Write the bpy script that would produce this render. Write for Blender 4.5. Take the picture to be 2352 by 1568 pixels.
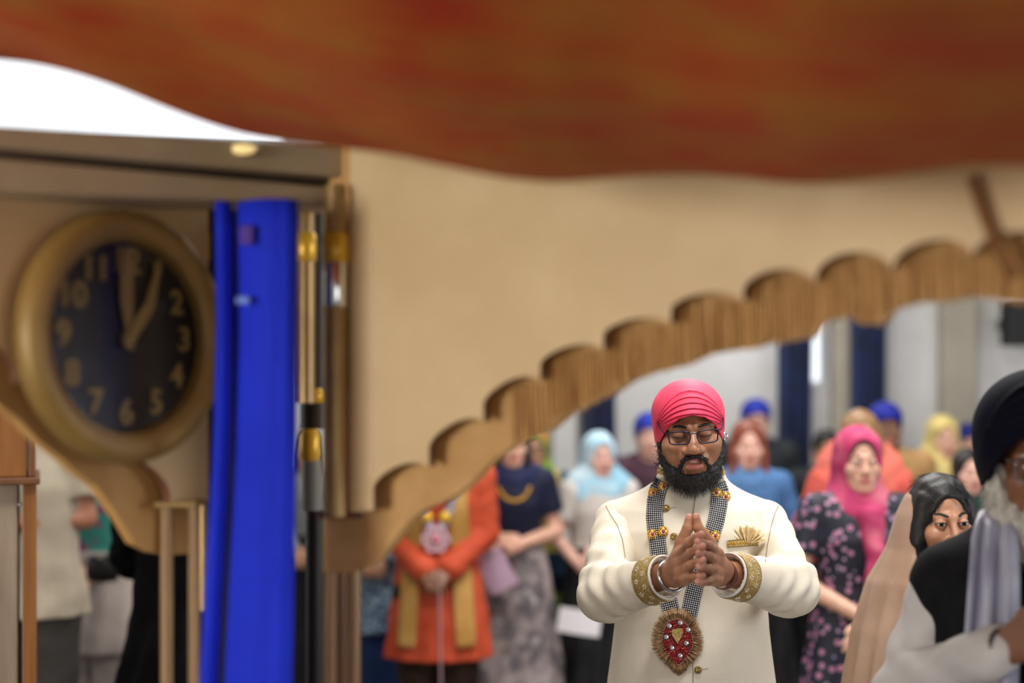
import bpy, bmesh, math, random
import numpy as np
from mathutils import Vector, Matrix
from mathutils.bvhtree import BVHTree

random.seed(7); np.random.seed(7)
SC = bpy.context.scene
COL = SC.collection
for _o in list(bpy.data.objects):
    bpy.data.objects.remove(_o)

# ------------------------------------------------------------------ camera
FPX = 2352 * 50.0 / 36.0          # focal length in pixels of the 2352x1568 frame
HOR = 942.0                       # horizon row
CAMZ = 1.70
cam_d = bpy.data.cameras.new('camera')
cam = bpy.data.objects.new('camera', cam_d); COL.objects.link(cam)
cam.location = (0, 0, CAMZ); cam.rotation_euler = (math.pi / 2, 0, 0)
cam_d.lens = 50; cam_d.sensor_width = 36; cam_d.sensor_fit = 'HORIZONTAL'
cam_d.shift_y = (HOR - 784) / 2352
cam_d.clip_start = 0.05; cam_d.clip_end = 100
cam_d.dof.use_dof = True; cam_d.dof.focus_distance = 3.40
cam_d.dof.aperture_fstop = 1.1
SC.camera = cam

# ------------------------------------------------------------------ world, lights, exposure
wd = bpy.data.worlds.new('world'); SC.world = wd; wd.use_nodes = True
bg = wd.node_tree.nodes['Background']
bg.inputs[0].default_value = (0.93, 0.97, 1.0, 1); bg.inputs[1].default_value = 1.3

def area(name, loc, target, sx, sy, power, col=(1, 1, 1)):
    l = bpy.data.lights.new(name, 'AREA'); l.shape = 'RECTANGLE'; l.size = sx; l.size_y = sy
    l.energy = power; l.color = col
    o = bpy.data.objects.new(name, l); COL.objects.link(o); o.location = loc
    o.rotation_euler = (Vector(target) - Vector(loc)).to_track_quat('-Z', 'Y').to_euler()
    return o
# window daylight from behind and the sides, with fill panels added at unseen openings
area('daylight_front_a', (-4.3, -2.93, 1.5), (0.2, 2.4, 1.6), 2.0, 1.8, 190, (1, .97, .92))
area('fill_front_b', (2.4, -2.93, 2.0), (2.4, 5, 2.0), 2.4, 2.2, 14, (1, .97, .92))  # added frontal fill for the groom, set at an unseen window
area('daylight_side', (5.93, 1.6, 2.2), (.45, 3.5, 1.4), 3.0, 2.0, 95, (.93, .97, 1))  # added fill aimed at the groom from an unseen side opening
area('daylight_side_b', (-5.93, 5.0, 2.2), (5, 5.0, 2.0), 3.0, 2.0, 14, (.95, .98, 1))
# unseen ceiling panels added to brighten the groom, the guests and the back wall
for _i, (_x, _y, _p) in enumerate([(-0.6, 2.6, 22), (0.9, 2.05, 88), (0.9, 5.4, 65), (3.1, 5.4, 38), (-2.0, 5.4, 6), (1.0, 7.9, 50)]):
    area('ceiling_fill_%d' % _i, (_x, _y, 4.32), (_x, _y, 0), .9, .9, _p, (1, .98, .95))
SC.view_settings.view_transform = 'Standard'
SC.view_settings.look = 'None'
SC.view_settings.gamma = 1.0
SC.view_settings.use_curve_mapping = False
SC.view_settings.exposure = 0.5

def X(px, d): return (px - 1176.0) / FPX * d
def Z(py, d): return CAMZ + (HOR - py) / FPX * d
def W(px, py, d): return np.array([X(px, d), d, Z(py, d)])

# ------------------------------------------------------------------ materials
def lin(c):
    c = np.array(c, float) / 255.0
    return tuple(np.where(c <= .04045, c / 12.92, ((c + .055) / 1.055) ** 2.4))
_mats = {}
def M(name, col, rough=.65, metal=0.0, col2=None, nscale=8.0, ntype='noise', ramp=(.4, .6), bump=0, bscale=300.0,
      sheen=0.0, stretch=None, emit=0, spec=None, coat=0, trans=0, alpha=None, col3=None, sss=0, ior=None):
    if name in _mats: return _mats[name]
    m = bpy.data.materials.new(name); m.use_nodes = True; _mats[name] = m
    nt = m.node_tree; N = nt.nodes; L = nt.links; b = N['Principled BSDF']
    c = lin(col)
    b.inputs['Base Color'].default_value = (*c, 1); b.inputs['Roughness'].default_value = rough
    b.inputs['Metallic'].default_value = metal
    if sheen: b.inputs['Sheen Weight'].default_value = sheen * .15; b.inputs['Sheen Roughness'].default_value = .4
    if coat: b.inputs['Coat Weight'].default_value = coat
    if alpha is not None: b.inputs['Alpha'].default_value = alpha
    if ior: b.inputs['IOR'].default_value = ior
    if trans: b.inputs['Transmission Weight'].default_value = trans
    if spec is not None: b.inputs['Specular IOR Level'].default_value = spec
    if sss: b.inputs['Subsurface Weight'].default_value = sss; b.inputs['Subsurface Radius'].default_value = (.01, .004, .002)
    if emit: b.inputs['Emission Color'].default_value = (*c, 1); b.inputs['Emission Strength'].default_value = emit
    tc = N.new('ShaderNodeTexCoord'); vec = tc.outputs['Object']
    if stretch:
        mp = N.new('ShaderNodeMapping'); mp.inputs['Scale'].default_value = stretch
        L.new(vec, mp.inputs['Vector']); vecs = mp.outputs['Vector']
    else: vecs = vec
    if col2 is not None:
        if ntype == 'noise':
            t = N.new('ShaderNodeTexNoise'); t.inputs['Scale'].default_value = nscale; t.inputs['Detail'].default_value = 4
            out = t.outputs['Fac']
        elif ntype == 'voronoi':
            t = N.new('ShaderNodeTexVoronoi'); t.inputs['Scale'].default_value = nscale
            out = t.outputs['Distance']
        else:
            t = N.new('ShaderNodeTexWave'); t.inputs['Scale'].default_value = nscale; t.inputs['Distortion'].default_value = 6
            t.inputs['Detail'].default_value = 3
            out = t.outputs['Fac']
        L.new(vecs, t.inputs['Vector'])
        r = N.new('ShaderNodeValToRGB'); r.color_ramp.elements[0].position = ramp[0]; r.color_ramp.elements[1].position = ramp[1]
        r.color_ramp.elements[0].color = (*c, 1); r.color_ramp.elements[1].color = (*lin(col2), 1)
        if col3 is not None:
            e = r.color_ramp.elements.new(min(.99, ramp[1] + .12)); e.color = (*lin(col3), 1)
        L.new(out, r.inputs['Fac']); L.new(r.outputs['Color'], b.inputs['Base Color'])
    if bump:
        t2 = N.new('ShaderNodeTexNoise'); t2.inputs['Scale'].default_value = bscale; t2.inputs['Detail'].default_value = 2
        L.new(vec, t2.inputs['Vector'])
        bp = N.new('ShaderNodeBump'); bp.inputs['Strength'].default_value = bump; bp.inputs['Distance'].default_value = .002
        L.new(t2.outputs['Fac'], bp.inputs['Height']); L.new(bp.outputs['Normal'], b.inputs['Normal'])
    return m

# ------------------------------------------------------------------ mesh helpers
def link(o, parent=None):
    COL.objects.link(o)
    if parent is not None: o.parent = parent
    return o
def tag(o, label=None, cat=None, group=None, kind=None):
    if label: o['label'] = label
    if cat: o['category'] = cat
    if group: o['group'] = group
    if kind: o['kind'] = kind
    return o
def empty(name, loc=(0, 0, 0), rz=0, sc=1.0):
    o = bpy.data.objects.new(name, None); COL.objects.link(o)
    o.location = loc; o.rotation_euler = (0, 0, rz); o.scale = (sc, sc, sc); o.empty_display_size = .1
    return o
def mk(name, V, F, mats, parent=None, midx=None, smooth=True):
    """mesh object from numpy verts and an (n,4) or (n,3) face array"""
    V = np.asarray(V, np.float32); F = np.asarray(F, np.int32)
    me = bpy.data.meshes.new(name); k = F.shape[1]
    me.vertices.add(len(V)); me.vertices.foreach_set('co', V.ravel())
    me.loops.add(F.size); me.loops.foreach_set('vertex_index', F.ravel())
    me.polygons.add(len(F)); me.polygons.foreach_set('loop_start', np.arange(0, F.size, k, dtype=np.int32))
    if not isinstance(mats, (list, tuple)): mats = [mats]
    for m in mats: me.materials.append(m)
    if midx is not None: me.polygons.foreach_set('material_index', np.asarray(midx, np.int32))
    me.polygons.foreach_set('use_smooth', np.full(len(F), smooth))
    me.update(calc_edges=True); me.validate()
    return link(bpy.data.objects.new(name, me), parent)

class MB:
    def __init__(s): s.v = []; s.f = []; s.m = []; s.mi = 0
    def add(s, vs, fs):
        n = len(s.v); s.v += [tuple(map(float, p)) for p in vs]
        for f in fs: s.f.append(tuple(i + n for i in f)); s.m.append(s.mi)
    def box(s, lo, hi, mat=None):
        a, b = lo, hi
        vs = [(x, y, z) for x in (a[0], b[0]) for y in (a[1], b[1]) for z in (a[2], b[2])]
        if mat is not None: vs = [tuple(mat @ Vector(v)) for v in vs]
        s.add(vs, [(0, 1, 3, 2), (4, 6, 7, 5), (0, 4, 5, 1), (2, 3, 7, 6), (0, 2, 6, 4), (1, 5, 7, 3)])
    def tube(s, pts, r, n=8, closed=False, flat=None):
        pts = [Vector(p) for p in pts]; k = len(pts)
        rr = r if hasattr(r, '__len__') else [r] * k
        rings = []; up = None
        for i, p in enumerate(pts):
            if closed: t = pts[(i + 1) % k] - pts[i - 1]
            else: t = pts[min(i + 1, k - 1)] - pts[max(i - 1, 0)]
            if t.length < 1e-9: t = Vector((0, 0, 1))
            t.normalize()
            if up is None:
                up = Vector((0, 0, 1)) if abs(t.z) < .9 else Vector((1, 0, 0))
            a = t.cross(up)
            if a.length < 1e-6: a = t.orthogonal()
            a.normalize(); b = a.cross(t).normalized(); up = b
            fl = flat if flat else (1, 1)
            rings.append([p + a * math.cos(2 * math.pi * j / n) * rr[i] * fl[0] + b * math.sin(2 * math.pi * j / n) * rr[i] * fl[1] for j in range(n)])
        vs = [q for rg in rings for q in rg]; fs = []
        for i in range(k if closed else k - 1):
            i2 = (i + 1) % k
            for j in range(n):
                j2 = (j + 1) % n
                fs.append((i * n + j, i * n + j2, i2 * n + j2, i2 * n + j))
        if not closed:
            fs.append(tuple(range(n))[::-1]); fs.append(tuple((k - 1) * n + j for j in range(n)))
        s.add(vs, fs)
    def lathe(s, prof, n=24, mat=None, closed=False):
        """prof: list of (r, z) around local z"""
        vs = []; fs = []; k = len(prof)
        for r, z in prof:
            for j in range(n):
                a = 2 * math.pi * j / n; v = Vector((r * math.cos(a), r * math.sin(a), z))
                vs.append(mat @ v if mat is not None else v)
        for i in range(k if closed else k - 1):
            i2 = (i + 1) % k
            for j in range(n):
                j2 = (j + 1) % n
                fs.append((i * n + j, i * n + j2, i2 * n + j2, i2 * n + j))
        if not closed:
            fs.append(tuple(range(n))[::-1]); fs.append(tuple((k - 1) * n + j for j in range(n)))
        s.add(vs, fs)
    def ball(s, c, r, n=8, m=6):
        r = r if hasattr(r, '__len__') else (r, r, r)
        prof = [(math.sin(math.pi * i / m), -math.cos(math.pi * i / m)) for i in range(m + 1)]
        prof[0] = (1e-3, -1); prof[-1] = (1e-3, 1)
        mt = Matrix.Translation(Vector(c)) @ Matrix.Diagonal((r[0], r[1], r[2], 1))
        s.lathe(prof, n, mt)
    def prism(s, poly, a, b, mat=None):
        """polygon in local (x,z), extruded along y from a to b"""
        n = len(poly); vs = [(x, a, z) for x, z in poly] + [(x, b, z) for x, z in poly]
        if mat is not None: vs = [tuple(mat @ Vector(v)) for v in vs]
        fs = [tuple(range(n)), tuple(range(2 * n - 1, n - 1, -1))]
        fs += [((i + 1) % n, i, n + i, n + (i + 1) % n) for i in range(n)]
        s.add(vs, fs)
    def build(s, name, mats, parent=None, smooth=False, bevel=0):
        me = bpy.data.meshes.new(name); me.from_pydata(s.v, [], s.f)
        if not isinstance(mats, (list, tuple)): mats = [mats]
        for m in mats: me.materials.append(m)
        me.polygons.foreach_set('material_index', s.m)
        me.polygons.foreach_set('use_smooth', [smooth] * len(s.f)); me.update()
        bm = bmesh.new(); bm.from_mesh(me); bmesh.ops.recalc_face_normals(bm, faces=bm.faces); bm.to_mesh(me); bm.free()
        o = link(bpy.data.objects.new(name, me), parent)
        if bevel:
            md = o.modifiers.new('bevel', 'BEVEL'); md.width = bevel; md.segments = 2; md.limit_method = 'ANGLE'
        if smooth:
            try: me.set_sharp_from_angle(angle=math.radians(50))
            except Exception: pass
        return o

# ------------------------------------------------------------------ signed-distance modelling
def v3(*a): return np.array(a, np.float32)
def rc(P, a, b, ra, rb):
    a = np.asarray(a, np.float32); b = np.asarray(b, np.float32); ba = b - a
    t = np.clip((P - a) @ ba / max(float(ba @ ba), 1e-9), 0, 1)
    return np.linalg.norm(P - a - t[:, None] * ba, axis=1) - (ra + (rb - ra) * t)
def chain(P, pts, rs, k=.012):
    d = None
    for i in range(len(pts) - 1):
        e = rc(P, pts[i], pts[i + 1], rs[i], rs[i + 1]); d = e if d is None else su(d, e, k)
    return d
def ell(P, c, r):
    q = (P - np.asarray(c, np.float32)) / np.asarray(r, np.float32)
    k0 = np.linalg.norm(q, axis=1); k1 = np.linalg.norm(q / np.asarray(r, np.float32), axis=1)
    return k0 * (k0 - 1) / np.maximum(k1, 1e-6)
def su(a, b, k):
    h = np.clip(.5 + .5 * (b - a) / k, 0, 1); return b + (a - b) * h - k * h * (1 - h)
def ss(a, b, k): return -su(-a, b, k)
def loft(P, zs, ws, ds, cx=None, cy=None):
    z = P[:, 2]; w = np.interp(z, zs, ws); d = np.interp(z, zs, ds)
    x = P[:, 0] - (np.interp(z, zs, cx) if cx is not None else 0)
    y = P[:, 1] - (np.interp(z, zs, cy) if cy is not None else 0)
    e = (np.sqrt((x / w) ** 2 + (y / d) ** 2) - 1) * np.minimum(w, d)
    return np.maximum(e, np.maximum(zs[0] - z, z - zs[-1]))
def wob(P, a, f, ph=0.0):
    return a * (np.sin(P[:, 0] * f + 1.3 * np.sin(P[:, 2] * f * .7) + ph) * np.sin(P[:, 2] * f * .9 + ph * 2) +
                .6 * np.sin(P[:, 1] * f * 1.3 + P[:, 2] * f * .5 + ph * 3))
def nets(f, lo, hi, h, B=8, slack=1.5):
    lo = np.asarray(lo, np.float32); hi = np.asarray(hi, np.float32)
    nb = np.ceil((hi - lo) / h / B).astype(int) + 1; n = nb * B
    bi = np.stack(np.meshgrid(*[np.arange(k) for k in nb], indexing='ij'), -1).reshape(-1, 3)
    dc = f((lo + (bi * B + (B - 1) / 2) * h).astype(np.float32))
    act = np.abs(dc) < B * h * .87 * slack
    Vg = np.empty((nb[0], nb[1], nb[2], B, B, B), np.float32)
    Vg[:] = np.where(dc < 0, -1, 1).reshape(*nb, 1, 1, 1)
    ab = bi[act]; off = np.stack(np.meshgrid(*[np.arange(B)] * 3, indexing='ij'), -1).reshape(-1, 3)
    for s in range(0, len(ab), 400):
        q = ab[s:s + 400]
        P = (lo + ((q[:, None, :] * B + off[None]) * h)).astype(np.float32).reshape(-1, 3)
        Vg[q[:, 0], q[:, 1], q[:, 2]] = f(P).reshape(-1, B, B, B)
    G = Vg.transpose(0, 3, 1, 4, 2, 5).reshape(n)
    G[0] = 1; G[-1] = 1; G[:, 0] = 1; G[:, -1] = 1; G[:, :, 0] = 1; G[:, :, -1] = 1
    S = G < 0
    c = S[:-1, :-1, :-1].astype(np.int8)
    tot = np.zeros(np.array(n) - 1, np.int8)
    for dx in (0, 1):
        for dy in (0, 1):
            for dz in (0, 1):
                tot += S[dx:n[0] - 1 + dx, dy:n[1] - 1 + dy, dz:n[2] - 1 + dz]
    cells = np.argwhere((tot > 0) & (tot < 8))
    vid = np.full(np.array(n) - 1, -1, np.int32); vid[cells[:, 0], cells[:, 1], cells[:, 2]] = np.arange(len(cells))
    cor = np.array([(x, y, z) for x in (0, 1) for y in (0, 1) for z in (0, 1)])
    cv = np.stack([G[cells[:, 0] + q[0], cells[:, 1] + q[1], cells[:, 2] + q[2]] for q in cor], 1)
    acc = np.zeros((len(cells), 3), np.float32); cnt = np.zeros(len(cells), np.float32)
    for i in range(8):
        for j in range(i + 1, 8):
            if abs(cor[i] - cor[j]).sum() != 1: continue
            m = (cv[:, i] < 0) != (cv[:, j] < 0)
            t = cv[m, i] / (cv[m, i] - cv[m, j])
            acc[m] += cor[i] + t[:, None] * (cor[j] - cor[i]); cnt[m] += 1
    V = lo + (cells + acc / cnt[:, None]) * h
    F = []
    for ax in range(3):
        a1, a2 = (ax + 1) % 3, (ax + 2) % 3
        sl0 = [slice(1, -1)] * 3; sl1 = [slice(1, -1)] * 3
        sl0[ax] = slice(0, -1); sl1[ax] = slice(1, None)
        A = S[tuple(sl0)]; Bs = S[tuple(sl1)]
        e = np.argwhere(A != Bs); o = np.ones(3, int); o[ax] = 0; g = e + o
        flip = A[e[:, 0], e[:, 1], e[:, 2]]
        u = np.zeros(3, int); u[a1] = 1; w = np.zeros(3, int); w[a2] = 1
        q = [vid[tuple((g - u - w).T)], vid[tuple((g - w).T)], vid[tuple(g.T)], vid[tuple((g - u).T)]]
        q = np.stack(q, 1); q[~flip] = q[~flip][:, ::-1]
        F.append(q)
    F = np.concatenate(F); F = F[(F >= 0).all(1)]
    return V.astype(np.float32), F
def relax(V, F, it=2, lam=.5):
    """a few Laplacian passes to lose the voxel steps"""
    e = np.concatenate([F[:, [0, 1]], F[:, [1, 2]], F[:, [2, 3]], F[:, [3, 0]]])
    for _ in range(it):
        c = np.bincount(e[:, 0], minlength=len(V)).astype(np.float32)
        s = np.stack([np.bincount(e[:, 0], V[e[:, 1], i], len(V)) for i in range(3)], 1)
        V = V + lam * (s / np.maximum(c, 1)[:, None] - V) * (c > 0)[:, None]
    return V.astype(np.float32)
def R3(yaw=0, pitch=0, roll=0):
    m = Matrix.Rotation(yaw, 3, 'Z') @ Matrix.Rotation(pitch, 3, 'X') @ Matrix.Rotation(roll, 3, 'Y')
    return np.array(m, np.float32)
class Cat:
    """concatenates quad meshes with material indices"""
    def __init__(s): s.V = []; s.F = []; s.m = []; s.n = 0
    def add(s, V, F, m=0):
        s.V.append(V); s.F.append(F + s.n); s.n += len(V)
        s.m.append(np.full(len(F), m, np.int32) if np.isscalar(m) else m); return s
    def addmb(s, mb, m=0):
        F = np.array([f if len(f) == 4 else (f[0], f[1], f[2], f[2]) for f in mb.f if len(f) in (3, 4)], np.int32)
        s.add(np.array(mb.v, np.float32), F, m); return s
    def build(s, name, mats, parent): return mk(name, np.concatenate(s.V), np.concatenate(s.F), mats, parent, np.concatenate(s.m))
# ================================================================== the hall
WALLY = 9.4; CEIL = 4.4
m_wall = M('plaster_white', (205, 205, 206), .8, col2=(192, 191, 189), nscale=1.5, bump=.15, bscale=60)
m_beige = M('plaster_beige', (156, 149, 136), .8, col2=(146, 139, 126), nscale=2, bump=.1, bscale=60)
m_ceil = M('ceiling_white', (222, 220, 214), .85, col2=(214, 211, 204), nscale=1)
m_carpet = M('carpet_grey', (120, 110, 100), .95, col2=(98, 90, 84), nscale=60, bump=.4, bscale=400)
m_frame = M('window_frame_white', (225, 225, 225), .4)
m_glass = M('window_glass', (250, 252, 255), .02, trans=1.0, spec=.2)
def struct(o): o['kind'] = 'structure'; return o
b = MB(); b.box((-6.1, -3.1, -.1), (6.1, WALLY + .1, 0)); struct(b.build('floor', m_carpet))
b = MB(); b.box((-6.1, -3.1, CEIL), (6.1, WALLY + .1, CEIL + .1)); struct(b.build('ceiling', m_ceil))
def wall_grid(name, axis, at, thick, lo, hi, holes, mat):
    """a wall with rectangular window holes; holes = (u0,u1,z0,z1)"""
    us = sorted({lo, hi, *[h[0] for h in holes], *[h[1] for h in holes]})
    zs = sorted({0.0, CEIL, *[h[2] for h in holes], *[h[3] for h in holes]})
    mb = MB()
    for i in range(len(us) - 1):
        for j in range(len(zs) - 1):
            uc, zc = (us[i] + us[i + 1]) / 2, (zs[j] + zs[j + 1]) / 2
            if any(h[0] < uc < h[1] and h[2] < zc < h[3] for h in holes): continue
            if axis == 'y': mb.box((us[i], at, zs[j]), (us[i + 1], at + thick, zs[j + 1]))
            else: mb.box((at, us[i], zs[j]), (at + thick, us[i + 1], zs[j + 1]))
    return struct(mb.build(name, mat))
def wx(px): return float(X(px, WALLY))
def wz(py): return float(Z(py, WALLY))
HB = [(wx(1815), wx(1912), wz(893), 3.3), (wx(1962), wx(2035), wz(893), 3.3), (wx(-420), wx(660), wz(335), 4.25),
      (wx(1318), wx(1385), wz(893), 3.3)]
wall_grid('wall_back', 'y', WALLY, .25, -6.1, 6.1, HB, m_wall)
HF = [(-5.4, -3.2, .5, 2.6), (1.2, 3.6, .9, 3.1)]
wall_grid('wall_front', 'y', -3.25, .25, -6.1, 6.1, HF, m_wall)
HR = [(0.1, 3.1, 1.2, 3.2)]; HL = [(3.5, 6.5, 1.2, 3.2)]  # right-wall opening placed out of view to match the added fill
wall_grid('wall_right', 'x', 6.0, .25, -3.1, WALLY, HR, m_wall)
wall_grid('wall_left', 'x', -6.25, .25, -3.1, WALLY, HL, m_wall)
wn = [0]
def window(axis, at, h, nm=1):
    wn[0] += 1; w = .05; f = MB(); u0, u1, z0, z1 = h
    r = bpy.data.objects.new('window_%d' % wn[0], None); COL.objects.link(r); struct(r)
    def bx(mb, a0, a1, c0, c1, d0, d1):
        if axis == 'y': mb.box((a0, at + d0, c0), (a1, at + d1, c1))
        else: mb.box((at + d0, a0, c0), (at + d1, a1, c1))
    bx(f, u0, u1, z0, z0 + w, 0, .07); bx(f, u0, u1, z1 - w, z1, 0, .07)
    bx(f, u0, u0 + w, z0 + w, z1 - w, 0, .07); bx(f, u1 - w, u1, z0 + w, z1 - w, 0, .07)
    for i in range(1, nm):
        u = u0 + (u1 - u0) * i / nm; bx(f, u - .02, u + .02, z0 + w, z1 - w, .01, .06)
    f.build('window_frame', m_frame, r)
    for i in range(nm):
        g = MB(); a = u0 + (u1 - u0) * i / nm; c = u0 + (u1 - u0) * (i + 1) / nm
        bx(g, a + w * .9, c - w * .9, z0 + w, z1 - w, .03, .036); g.build('pane', m_glass, r)
    return r
for h in (HB[0], HB[1], HB[3]): window('y', WALLY + .12, h)
window('y', WALLY + .12, HB[2], 1)
for h in HF: window('y', -3.15, h, 2)
for h in HR: window('x', 6.08, h, 3)
for h in HL: window('x', -6.15, h, 3)
# pilasters
for i, (a, c, mt) in enumerate([(2152, 2232, m_beige), (1268, 1322, m_wall), (1905, 1958, m_beige)]):
    b = MB(); b.box((wx(a), WALLY - .12, 0), (wx(c), WALLY, CEIL)); struct(b.build('trim_%d' % (i + 1), mt, bevel=.01))
b = MB(); b.box((-6, WALLY - .02, 0), (wx(1268) - .01, WALLY, .12)); struct(b.build('baseboard_back', m_frame))
def curtain(name, px0, px1, pytop, pybot, d, mat, label, taper=0, waves=5, amp=.05, cat='curtain', grp=None, skew=0):
    nx, nz = 60, 30; x0, x1 = float(X(px0, d)), float(X(px1, d)); z0, z1 = float(Z(pybot, d)), float(Z(pytop, d))
    V = []; F = []
    for j in range(nz + 1):
        t = j / nz; z = z1 + (z0 - z1) * t; w = 1 - taper * t ** 1.5
        for i in range(nx + 1):
            u = i / nx; x = x0 + (x1 - x0) * (.5 + (u - .5) * w + skew * t * t)
            V.append((x, d + amp * (math.sin(u * waves * 6.283 + .5 * math.sin(t * 3)) * .6 + .3 * math.sin(u * waves * 13 + t * 2)), z))
    for j in range(nz):
        for i in range(nx):
            a = j * (nx + 1) + i; F.append((a, a + 1, a + nx + 2, a + nx + 1))
    o = mk(name, V, F, mat); md = o.modifiers.new('solid', 'SOLIDIFY'); md.thickness = .004
    return tag(o, label, cat, grp)
m_navy = M('navy_curtain', (20, 38, 82), .55, col2=(14, 27, 60), nscale=6, sheen=.3, bump=.1)
curtain('window_curtain', 1786, 1868, 560, 1640, WALLY - .2, m_navy, 'navy window curtain with straight hem beside the bright window strip', taper=.25, skew=-.12, waves=4)
curtain('window_curtain', 1953, 2036, 560, 1640, WALLY - .2, m_navy, 'navy window curtain beside the beige pilaster, behind the tan jacket man', taper=.1, skew=.05, waves=4)
curtain('window_curtain', 1338, 1412, 560, 1640, WALLY - .2, m_navy, 'dark navy window curtain behind the pale blue headscarf', taper=.0, skew=.25, waves=3)
# wall speaker
r = empty('wall_speaker', (float(X(2335, 9.1)), 9.1, float(Z(740, 9.1)))); m_blk = M('speaker_black', (14, 14, 16), .5)
b = MB(); b.box((-.075, -.1, -.15), (.075, .1, .15)); b.build('cabinet', m_blk, r, bevel=.012)
b = MB(); b.box((-.065, -.108, -.14), (.065, -.1, .14)); b.build('grille', M('speaker_mesh', (25, 25, 28), .7, bump=.5, bscale=900), r)
b = MB(); b.box((-.02, .1, -.03), (.02, .3, .03)); b.build('bracket', m_blk, r)
tag(r, 'small black wall speaker high beside the pilaster', 'speaker')

# ================================================================== the wooden cabinet at the edge
CD = 4.05
def cx(px): return float(X(px, CD)); 
def cz(py): return float(Z(py, CD))
m_oak = M('oak', (140, 90, 40), .45, col2=(118, 72, 30), nscale=9, ramp=(.3, .7), stretch=(5, 5, .25), bump=.1)
m_oakd = M('oak_dark', (112, 68, 34), .5, col2=(92, 56, 28), nscale=9, ramp=(.3, .7), stretch=(5, 5, .3))
m_ply = M('plywood', (150, 132, 112), .6, col2=(116, 98, 80), nscale=4, ramp=(.35, .65), stretch=(4, 4, .5))
ox = cx(84)
r = empty('wooden_cabinet', (ox, CD, 0), math.atan2(-ox, CD))
def cb(px0, px1, z0, z1, y0, y1, nm, mt, bv=.004):
    b = MB(); b.box((cx(px0) - ox, y0, z0), (cx(px1) - ox, y1, z1)); return b.build(nm, mt, r, bevel=bv)
zl0, zl1 = cz(1111), cz(1095); ztop = cz(870)
cb(-400, 44, .02, zl0, .02, .5, 'lower_panel', m_ply)
cb(53, 84, 0, zl0, -.01, .5, 'corner_post', m_oak)
cb(-400, 92, zl0, zl1, -.04, .53, 'ledge', m_oakd)
cb(-400, 64, zl1, ztop, .0, .5, 'upper_panel', m_oak)
cb(66, 82, zl1, ztop, -.012, .5, 'edge_strip', m_oakd)
cb(-400, 84, ztop, ztop + .03, -.03, .52, 'top', m_oakd)
b = MB(); b.lathe([(.004, -.006), (.007, -.004), (.007, .004), (.004, .006)], 10, Matrix.Translation((cx(48) - ox, .012, cz(1158))) @ Matrix.Rotation(math.pi / 2, 4, 'X'))
b.build('screw', M('steel', (190, 190, 190), .3, 1), r)
tag(r, 'tall oak cabinet with pale plywood lower panel and a ledge', 'cabinet')

# ================================================================== the shrine pavilion in front of the lens
m_cream = M('cream_board', (226, 196, 146), .5, col2=(214, 182, 130), nscale=3, bump=.05, bscale=40)
m_soffit = M('soffit_shade_brown', (112, 72, 44), .6)  # brown puts the shade of the arch undersides into the colour
m_tan = M('tan_gold_board', (208, 160, 94), .6, col2=(194, 146, 80), nscale=12, bump=.2, bscale=120)
m_brass = M('brass', (168, 136, 84), .35, .35, col2=(150, 120, 70), nscale=10)
m_ringg = M('yellow_gold', (226, 178, 50), .35, .3)
m_chrome = M('chrome', (222, 222, 222), .12, 1)
m_postw = M('post_wood', (168, 132, 88), .5, col2=(140, 104, 62), nscale=4, ntype='wave', stretch=(6, 6, .4))
m_beam = M('beam_stone', (196, 176, 142), .6, col2=(178, 158, 124), nscale=3)
m_beamd = M('beam_groove', (70, 56, 44), .7)
PAV = empty('shrine_pavilion', (0, 2.4, 0))
tag(PAV, 'cream and gold wooden shrine pavilion with scalloped arches and brass poles', 'pavilion')
def pl(p): return np.asarray(p) - np.array([0, 2.4, 0])

class Plane:
    """vertical panel plane through corner c with horizontal unit direction u (away from the corner)"""
    def __init__(s, c, u, off=0):
        s.u = np.array([u[0], u[1], 0.0]); s.u /= np.linalg.norm(s.u)
        n = np.array([s.u[1], -s.u[0], 0.0])
        if n[1] > 0: n = -n                        # n points to the camera side
        s.n = n; s.c = np.array([c[0], c[1], 0.0]) - n * off
    def hit(s, px, py):
        r = np.array([(px - 1176) / FPX, 1.0, (HOR - py) / FPX])
        t = (s.c @ s.n) / (r @ s.n); p = r * t + np.array([0, 0, CAMZ])
        return float((p - s.c) @ s.u), float(p[2])
    def pt(s, u, z, o=0.0): q = s.c + s.u * u + s.n * o; return np.array([q[0], q[1], z])
def lobes(cusps, tops, n=14):
    out = []
    for i in range(len(cusps) - 1):
        a, b, t = np.array(cusps[i], float), np.array(cusps[i + 1], float), np.array(tops[i], float)
        for k in range(n):
            s = k / n; th = math.pi * s
            # half-ellipse lobe through a, t, b
            m = (a + b) / 2; out.append(m + (a - m) * math.cos(th) + (t - m) * math.sin(th))
    out.append(np.array(cusps[-1], float)); return out
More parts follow.
